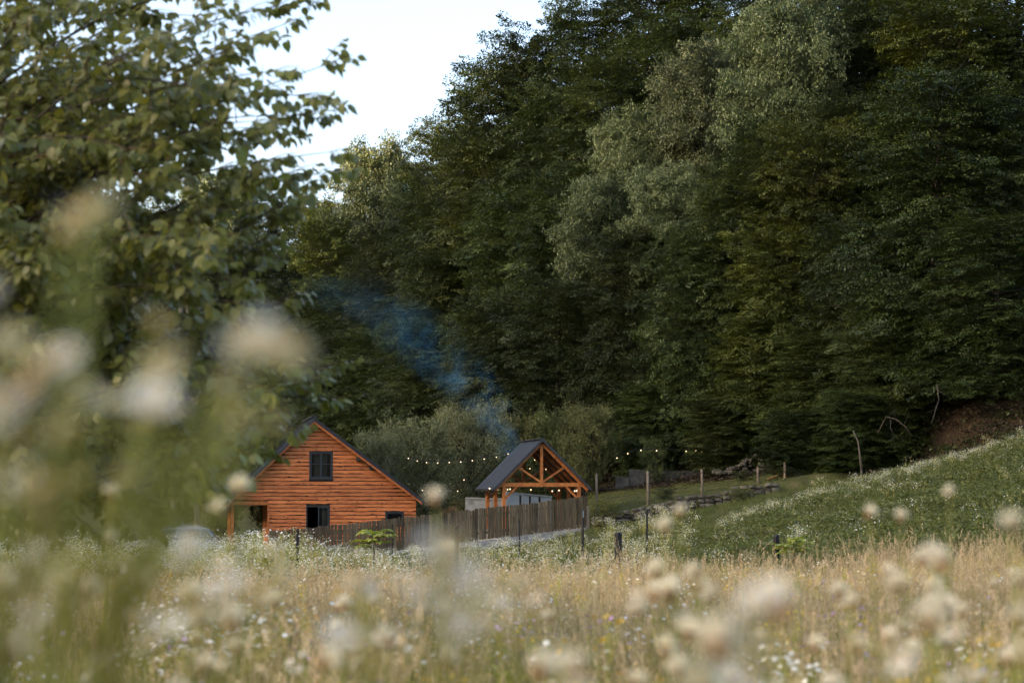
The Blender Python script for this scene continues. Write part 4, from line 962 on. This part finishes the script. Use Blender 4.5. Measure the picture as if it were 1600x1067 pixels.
P, r = field(4, 5200, 86, 108, 0); P = P[(P[:, 0] > 3.3) & (P[:, 0] < 14)]
scatter('lawn_grass', P, r.uniform(.8, 1.5, len(P)), TINYG, 'short mown lawn behind the stone wall', 'grass', 4)
P, r = field(5, 3400, 24, 78, 1); d_ = clumpy(P, .45, 2.1); right = P[:, 0] / P[:, 1]
keep = (r.uniform(0, 1, len(P)) < .25 + .6 * d_ ** 2) & (P[:, 1] < np.interp(P[:, 0], [fl.x, fr.x], [fl.y, fr.y]) - 7.0) & ((800 + right * F < 1080) | (r.uniform(0, 1, len(P)) < .08)); P = P[keep]
scatter('white_wildflowers', P, r.uniform(.75, 1.25, len(P)), FLB, 'white daisy-like wildflowers scattered through the rough grass', 'wildflowers', 5)
P, r = field(6, 1700, 2.8, 26); scatter('meadow_weeds', P, r.uniform(.7, 1.25, len(P)), WEED, 'leafy green weeds among the meadow grass', 'weeds', 6)
P, r = field(7, 260, 3.5, 22); scatter('yellow_wildflowers', P, r.uniform(.85, 1.15, len(P)), YEL, 'small yellow flower spikes dotted through the meadow', 'wildflowers', 7)
P, r = field(8, 130, 3.0, 14); scatter('mauve_wildflowers', P, r.uniform(.85, 1.1, len(P)), MAU, 'small mauve flower heads dotted through the meadow', 'wildflowers', 8)
P, r = field(9, 300, 4, 24); P = P[r.uniform(0, 1, len(P)) < .3 + .5 * (P[:, 0] < 1)]
scatter('meadow_daisies', P, r.uniform(.9, 1.2, len(P)), FLB, 'white fleabane growing through the golden grass', 'wildflowers', 9)
P, r = field(10, 26000, 27, 66, 1); px_ = 800 + P[:, 0] / P[:, 1] * F
lim = 1110 + (P[:, 1] < 45) * (45 - P[:, 1]) * 14
P = P[(px_ > lim + r.normal(0, 25, len(P)))]
scatter('bank_plants', P, r.uniform(.6, 1.1, len(P)) * (.75 + .6 * clumpy(P, .8, 1.0)), CLV + SHORT[:2], 'dense leafy green plants covering the bank on the right', 'plants', 10)
P, r = field(11, 5200, 40, 66, 1); px_ = 800 + P[:, 0] / P[:, 1] * F; P = P[(px_ > 1120) & (r.uniform(0, 1, len(P)) <   .05 + .8 * smooth(55, 62, P[:, 1]))]
scatter('bank_flowers', P, r.uniform(.5, .9, len(P)), FLB, 'small white flowers along the crest of the green bank', 'wildflowers', 11)

P, r = field(12, 1500, 44, 76, 1); px_ = 800 + P[:, 0] / P[:, 1] * F; P = P[(px_ < 470 + r.normal(0, 30, len(P))) & (P[:, 1] < 74)]
scatter('tall_white_flowers', P, r.uniform(1.2, 2.1, len(P)), FLB + WEED, 'dense tall white-flowering weeds in front of the cottage porch and the car', 'wildflowers', 12)

LIT = [leafy_tuft(220 + i, 110, .06, .28, .10, M['litter']) for i in range(3)]
UND = [leafy_tuft(230 + i, 90, .45, .22, .09, M['beech']) for i in range(3)]
P, r = field(13, 9000, 62, 112, 4); f_ = P[:, 1] - foot(P[:, 0]); P = P[(f_ > -6) & (f_ < 12) & (P[:, 0] > -2)]
scatter('leaf_litter', P, r.uniform(.7, 1.4, len(P)), LIT, 'brown fallen leaves covering the slope under the wood', 'leaf litter', 13)
P, r = field(14, 3000, 62, 112, 4); f_ = P[:, 1] - foot(P[:, 0]); P = P[(f_ > -4) & (f_ < 14) & (P[:, 0] > -4) & (clumpy(P, .7, .3) + r.normal(0, .15, len(P)) > .5)]
scatter('undergrowth', P, r.uniform(.6, 1.8, len(P)), UND, 'dark leafy undergrowth on the slope under the wood', 'undergrowth', 14)

# ---------------------------------------------------------------- single tall plants close to the lens
def build_fleabane(seed):
    r = np.random.default_rng(seed); stem = MB(); lean = r.normal(0, .03, 2)
    def ax(z): return Vector((lean[0] * z * z, lean[1] * z * z, z))
    stem.tube([ax(z) for z in (0, .3, .6, .86)], [.0022, .002, .0017, .0012], 5)
    heads = []
    for i in range(5):
        z0 = r.uniform(.84, .86); a = r.uniform(0, 6.28); rr = r.uniform(.004, .030); e = Vector((ax(.95).x + math.cos(a) * rr, ax(.95).y + math.sin(a) * rr, r.uniform(.955, 1.0)))
        s_ = ax(z0); stem.tube([s_, s_.lerp(e, .55) + Vector((math.cos(a) * .012, math.sin(a) * .012, 0)), e], [.0014, .0011, .0009], 4); heads.append((e, a))
    lf = []
    for i in range(5):
        u = r.uniform(.3, .9); a = i * 2.4; d = np.array([math.cos(a), math.sin(a), r.uniform(.3, 1.0)]); lf.append((np.array(ax(u)), d, np.array([0, 0, 1.]) + r.normal(0, .3, 3), r.uniform(.02, .05) * (1.15 - .6 * u), r.uniform(.2, .95)))
    C, D, N, L_, T = (np.array([l[i] for l in lf]) for i in range(5))
    V, Q, TT = leaf_quads(C, D, N, L_, L_ * .24, T)
    return stem.mesh('stem', M['stem'], True), np_mesh('leaves', V, Q, M['stem'], TT), heads
def flower_mesh():
    V = [(0, 0, .002)]; T = [.5]; Qs = []; mi = []
    me = MB(); n = 22
    for i in range(n):
        a = 6.283 * i / n; c, s = math.cos(a), math.sin(a); w_ = .0013; k = len(me.v)
        me.v += [(c * .003 + s * w_ * .6, s * .003 - c * w_ * .6, .0015), (c * .010 + s * w_, s * .010 - c * w_, .0005 + .0012 * (i % 2)), (c * .010 - s * w_, s * .010 + c * w_, .0005 + .0012 * (i % 2)), (c * .003 - s * w_ * .6, s * .003 + c * w_ * .6, .0015)]; me.f.append((k, k + 1, k + 2, k + 3)); mi.append(0)
    k0 = len(me.f); me.tube([(0, 0, -.002), (0, 0, .001), (0, 0, .0032), (0, 0, .004)], [.0014, .0030, .0026, .0010], 8); mi += [1] * (len(me.f) - k0)
    m_ = me.mesh('flower', M['petal']); m_.materials.append(M['yellow']); m_.polygons.foreach_set('material_index', mi)
    a = m_.attributes.new('tint', 'FLOAT', 'POINT'); a.data.foreach_set('value', np.full(len(m_.vertices), .55, np.float32)); return m_
FM = flower_mesh()
def seedhead_mesh(seed):
    r = np.random.default_rng(seed); me = MB(); mi = []
    me.tube([(0, 0, -.014), (0, 0, -.009), (0, 0, -.001), (0, 0, .004)], [.002, .0075, .0075, .005], 8); mi += [1] * len(me.f)
    for i in range(150):
        a = r.uniform(0, 6.28); th = r.uniform(0, 1.35); d = Vector((math.sin(th) * math.cos(a), math.sin(th) * math.sin(a), math.cos(th))); l_ = r.uniform(.012, .021); s = d.cross(Vector((r.normal(), r.normal(), r.normal()))).normalized() * .0011
        b = d * .003; k = len(me.v); me.v += [tuple(b - s * .4), tuple(b + s * .4), tuple(b + d * l_ + s), tuple(b + d * l_ - s)]; me.f.append((k, k + 1, k + 2, k + 3)); mi.append(0)
    m_ = me.mesh('seed_head', M['fluff']); m_.materials.append(M['brown']); m_.polygons.foreach_set('material_index', mi)
    at_ = m_.attributes.new('tint', 'FLOAT', 'POINT'); at_.data.foreach_set('value', r.uniform(.2, 1, len(m_.vertices)).astype(np.float32)); return m_
SHM = [seedhead_mesh(i) for i in range(3)]
def build_thistle(seed):
    r = np.random.default_rng(seed); stem = MB(); lean = r.normal(0, .04, 2)
    def ax(z): return Vector((lean[0] * z * z, lean[1] * z * z, z))
    stem.tube([ax(z) for z in (0, .35, .7, .985)], [.004, .0034, .0026, .0016], 6); heads = [(ax(.998), 0)]
    for i in range(2):
        z0 = r.uniform(.78, .93); a = i * 2.1 + r.uniform(0, 1); e = ax(min(.985, z0 + r.uniform(.02, .07))) + Vector((math.cos(a), math.sin(a), 0)) * r.uniform(.018, .055); s_ = ax(z0)
        stem.tube([s_, s_.lerp(e, .6), e], [.0018, .0015, .0013], 4); heads.append((e, a))
    lf = []
    for i in range(20):
        u = r.uniform(.05, .85); a = i * 2.4; lf.append((np.array(ax(u)), np.array([math.cos(a), math.sin(a), r.uniform(.1, .6)]), np.array([0, 0, 1.]) + r.normal(0, .3, 3), r.uniform(.05, .11) * (1.1 - .7 * u), r.uniform(.1, .7)))
    C, D, N, L_, T = (np.array([l[i] for l in lf]) for i in range(5))
    V, Q, TT = leaf_quads(C, D, N, L_, L_ * .22, T)
    return stem.mesh('stem', M['stem'], True), np_mesh('leaves', V, Q, M['stem'], TT), heads
PRO = {'fleabane': [build_fleabane(i) for i in range(4)], 'thistle': [build_thistle(i + 50) for i in range(4)]}
HERO = [  # photo x, photo y of the flower head, distance, kind
    (270, 455, 1.0, 'fleabane', .2), (437, 462, .85, 'fleabane', .45), (398, 478, .95, 'fleabane', .45), (245, 578, .95, 'fleabane', .2), (138, 285, .95, 'fleabane', .05), (100, 505, .85, 'fleabane', .04),
    (20, 425, .8, 'fleabane'), (30, 565, .8, 'fleabane'), (125, 605, .95, 'fleabane', .05), (60, 690, .85, 'fleabane'),
    (690, 812, .85, 'fleabane'), (650, 835, .95, 'fleabane'), (350, 868, 1.5, 'fleabane'), (60, 850, 1.2, 'fleabane'), (300, 840, 1.5, 'fleabane'), (1150, 985, .95, 'fleabane'), (1190, 900, 1.2, 'fleabane'), (1100, 1010, 1.0, 'fleabane'),
    (530, 925, 1.2, 'fleabane'), (560, 880, 1.6, 'fleabane'), (800, 905, 2.0, 'fleabane'), (770, 940, 1.7, 'fleabane'), (440, 860, 1.8, 'fleabane'), (120, 905, 1.6, 'fleabane'), (220, 910, 1.4, 'fleabane'), (1550, 985, 1.6, 'fleabane'), (1380, 1010, 1.6, 'fleabane'),
    (1062, 798, 3.2, 'thistle'), (1040, 822, 2.9, 'thistle'), (1086, 892, 2.8, 'thistle'), (1112, 926, 2.7, 'thistle'), (1358, 800, 3.3, 'thistle'), (1408, 806, 3.1, 'thistle'), (1484, 768, 3.3, 'thistle'), (1455, 862, 2.3, 'thistle'), (1470, 876, 2.2, 'thistle'),
    (1582, 815, 1.9, 'thistle'), (680, 776, 2.3, 'thistle'), (172, 768, 2.6, 'thistle'), (364, 968, 2.3, 'thistle'), (95, 915, 1.7, 'thistle'), (22, 1016, 1.7, 'thistle'), (606, 998, 2.6, 'thistle'), (375, 762, 2.7, 'thistle'), (1215, 940, 1.3, 'thistle'), (1455, 965, 1.7, 'thistle'),
    (1330, 940, 2.6, 'thistle'), (1590, 960, 2.0, 'thistle'), (845, 1042, 2.0, 'thistle'), (900, 1040, 1.5, 'thistle'), (0, 915, 1.8, 'thistle'), (225, 905, 2.2, 'thistle'), (510, 1030, 2.2, 'thistle'), (700, 1030, 2.6, 'thistle'), (1050, 915, 2.9, 'thistle'), (300, 930, 2.4, 'thistle'),
]
rr_ = random.Random(31)
for k in range(16): HERO.append((rr_.uniform(0, 1600), rr_.uniform(890, 1050), rr_.uniform(2.8, 5.0), 'thistle'))
for k in range(14): HERO.append((rr_.uniform(0, 1600) if k % 2 else rr_.uniform(0, 700), rr_.uniform(870, 1050), rr_.uniform(2.2, 4.2), 'fleabane'))
HERO.sort(key=lambda h: h[0])
tot = {k: sum(1 for h in HERO if h[3] == k) for k in PRO}; num = {k: 0 for k in PRO}
def ordinal(n):
    return '%d%s' % (n, 'th' if 10 <= n % 100 <= 20 else {1: 'st', 2: 'nd', 3: 'rd'}.get(n % 10, 'th'))
for px, py, Y, kind, *tl in HERO:
    num[kind] += 1; i = num[kind]; st, lv, heads = PRO[kind][i % 4]; p = at(px, py, Y); gz = Gs(p.x, Y); s_ = p.z - gz
    lx = st.vertices; rz = rr_.uniform(0, 6.28); hx, hy = heads[0][0].x * s_, heads[0][0].y * s_
    ox, oy = hx * math.cos(rz) - hy * math.sin(rz), hx * math.sin(rz) + hy * math.cos(rz)
    tl = tl[0] if tl else 0
    root = empty(kind + '_plant', (p.x - ox * math.cos(tl) - s_ * math.sin(tl), Y - oy, gz + s_ * (1 - math.cos(tl))), rz)
    root.rotation_euler = (Matrix.Rotation(tl, 3, 'Y') @ Matrix.Rotation(rz, 3, 'Z')).to_euler()
    tag(root, '%s from left of the tall blurred %s in the foreground' % (ordinal(i), 'white fleabane daisies' if kind == 'fleabane' else 'thistles with pale fluffy seed heads'), 'wildflower', 'tall %s plants close to the camera' % kind)
    o = link(bpy.data.objects.new('stem', st), root); o.scale = (s_, s_, s_); o = link(bpy.data.objects.new('leaves', lv), root); o.scale = (s_, s_, s_)
    for e, a in heads:
        h = link(bpy.data.objects.new('flower' if kind == 'fleabane' else 'seed_head', FM if kind == 'fleabane' else SHM[int(a * 10) % 3]), root); h.location = e * s_
        h.rotation_euler = (rr_.uniform(-.7, .7), rr_.uniform(-.7, .7), a); f_ = rr_.uniform(.75, 1.1) if kind == 'fleabane' else rr_.uniform(.60, .95); h.scale = (f_, f_, f_)

# two young walnut saplings with long compound leaves
def sapling(px, py, Y, wpx, lab, seed):
    r = np.random.default_rng(seed); p = at(px, py, Y); gz = Gs(p.x, Y); h = p.z - gz; Wd = wpx * Y / F / 2
    root = empty('walnut_sapling', (p.x, Y, gz)); tag(root, lab, 'sapling', 'young saplings in the meadow')
    MB().tube([(0, 0, -.1), (.01, 0, h * .5), (0, .01, h * .84)], [.02, .016, .010], 6).build('stem', M['twig'], root, True)
    for k in range(15):
        a = k * 2.4 + .3; z0 = h * r.uniform(.50, .84); L = Wd * r.uniform(.55, 1.1); rise = r.uniform(-.05, .95)
        pt = lambda s: np.array([math.cos(a) * L * s, math.sin(a) * L * s, z0 + L * (rise * 1.6 * s - 1.1 * rise * s * s)])
        C, D, N, Ls_ = [], [], [], []
        for j in range(5):
            s = .3 + .16 * j
            for sg in (-1, 1):
                sd = np.array([-math.sin(a), math.cos(a), 0]) * sg; C.append(pt(s)); D.append(sd + np.array([math.cos(a) * .6, math.sin(a) * .6, -.25])); N.append(np.array([0, 0, 1]) + r.normal(0, .2, 3)); Ls_.append(Wd * .42)
        C.append(pt(1)); D.append(pt(1) - pt(.9)); N.append(np.array([0, 0, 1.])); Ls_.append(Wd * .5)
        V, Q, T = leaf_quads(np.array(C), np.array(D), np.array(N), np.array(Ls_), np.array(Ls_) * .62, np.clip(r.normal(.5, .2, len(C)), 0, 1))
        lo = link(bpy.data.objects.new('leaf', np_mesh('leaf', V, Q, M['walnut'], T)), root)
        MB().tube([pt(0), pt(.4), pt(.7), pt(1)], [.006, .005, .004, .002], 4).build('leaf_stalk', M['walnut'], lo)
sapling(584, 826, 46, 58, 'young yellow-green sapling with long leaves before the cottage end of the fence', 4)
sapling(1240, 838, 30, 56, 'young yellow-green sapling beside the thick stake on the right', 6)

# ---------------------------------------------------------------- blue wood smoke drifting up from the fire bowl
path = [(808, 797, 87.6, .22), (806, 775, 87.6, .28), (803, 745, 88, .36), (795, 710, 89.3, .50), (783, 675, 91.5, .72), (765, 640, 94.5, .98), (735, 605, 98, 1.3), (690, 565, 101.5, 1.7), (640, 515, 105, 2.1), (575, 470, 109, 2.4), (500, 440, 112, 2.5), (440, 430, 114, 2.4)]
PP = [at(a, b, c) for a, b, c, _ in path]; RR = [d for *_, d in path]
so = MB().tube(PP, [r_ * 1.25 for r_ in RR], 14).build('smoke', None); tag(so, 'thin blue wood smoke drifting from the pavilion up across the wood', 'smoke', kind='stuff')
m = bpy.data.materials.new('wood_smoke'); m.use_nodes = True; t = m.node_tree; L = t.links; t.nodes.remove(t.nodes['Principled BSDF'])
ge = nd(t, 'ShaderNodeNewGeometry'); sx = nd(t, 'ShaderNodeSeparateXYZ'); L.new(ge.outputs['Position'], sx.inputs[0])
z0, z1 = PP[0].z, PP[-1].z; mr = nd(t, 'ShaderNodeMapRange'); mr.inputs[1].default_value = z0; mr.inputs[2].default_value = z1; L.new(sx.outputs[2], mr.inputs[0])
X0, XS, Y0, YS, RS = -14.0, 16.0, 86.0, 30.0, 3.0
rp = ramp(t, [((p.z - z0) / (z1 - z0), ((p.x - X0) / XS, (p.y - Y0) / YS, r_ / RS)) for p, r_ in zip(PP, RR)]); L.new(mr.outputs[0], rp.inputs[0])
sr = nd(t, 'ShaderNodeSeparateColor'); L.new(rp.outputs[0], sr.inputs[0])
def mth(op, a, b=None):
    n = nd(t, 'ShaderNodeMath', operation=op)
    for i, v in enumerate((a, b)):
        if v is None: continue
        if isinstance(v, (int, float)): n.inputs[i].default_value = v
        else: L.new(v, n.inputs[i])
    return n.outputs[0]
cx = mth('MULTIPLY_ADD', sr.outputs[0], XS); cx.node.inputs[2].default_value = X0
cyy = mth('MULTIPLY_ADD', sr.outputs[1], YS); cyy.node.inputs[2].default_value = Y0
rad = mth('MULTIPLY', sr.outputs[2], RS)
dx = mth('SUBTRACT', sx.outputs[0], cx); dy = mth('MULTIPLY', mth('SUBTRACT', sx.outputs[1], cyy), .7)
ds = mth('DIVIDE', mth('SQRT', mth('ADD', mth('MULTIPLY', dx, dx), mth('MULTIPLY', dy, dy))), rad)
fall = nd(t, 'ShaderNodeMapRange', interpolation_type='SMOOTHSTEP'); fall.inputs[1].default_value = 1.9; fall.inputs[2].default_value = .0; L.new(ds, fall.inputs[0])
nz = nd(t, 'ShaderNodeTexNoise'); nz.inputs['Scale'].default_value = .5; nz.inputs['Detail'].default_value = 6; nz.inputs['Distortion'].default_value = 1.8; L.new(ge.outputs['Position'], nz.inputs['Vector'])
nr = nd(t, 'ShaderNodeMapRange'); nr.inputs[1].default_value = .48; nr.inputs[2].default_value = .70; L.new(nz.outputs[0], nr.inputs[0])
fd = ramp(t, [(0, (1, 1, 1)), (.30, (.62, .62, .62)), (.55, (.24, .24, .24)), (.75, (.13, .13, .13)), (.9, (.07, .07, .07)), (1, (0, 0, 0))]); L.new(mr.outputs[0], fd.inputs[0])
den = mth('MULTIPLY', mth('MULTIPLY', mth('MULTIPLY', fall.outputs[0], nr.outputs[0]), fd.outputs[0]), .30)
pv = nd(t, 'ShaderNodeVolumePrincipled'); pv.inputs['Color'].default_value = (.12, .45, .88, 1); pv.inputs['Anisotropy'].default_value = .0; L.new(den, pv.inputs['Density'])
L.new(pv.outputs[0], t.nodes['Material Output'].inputs['Volume']); so.data.materials.append(m)
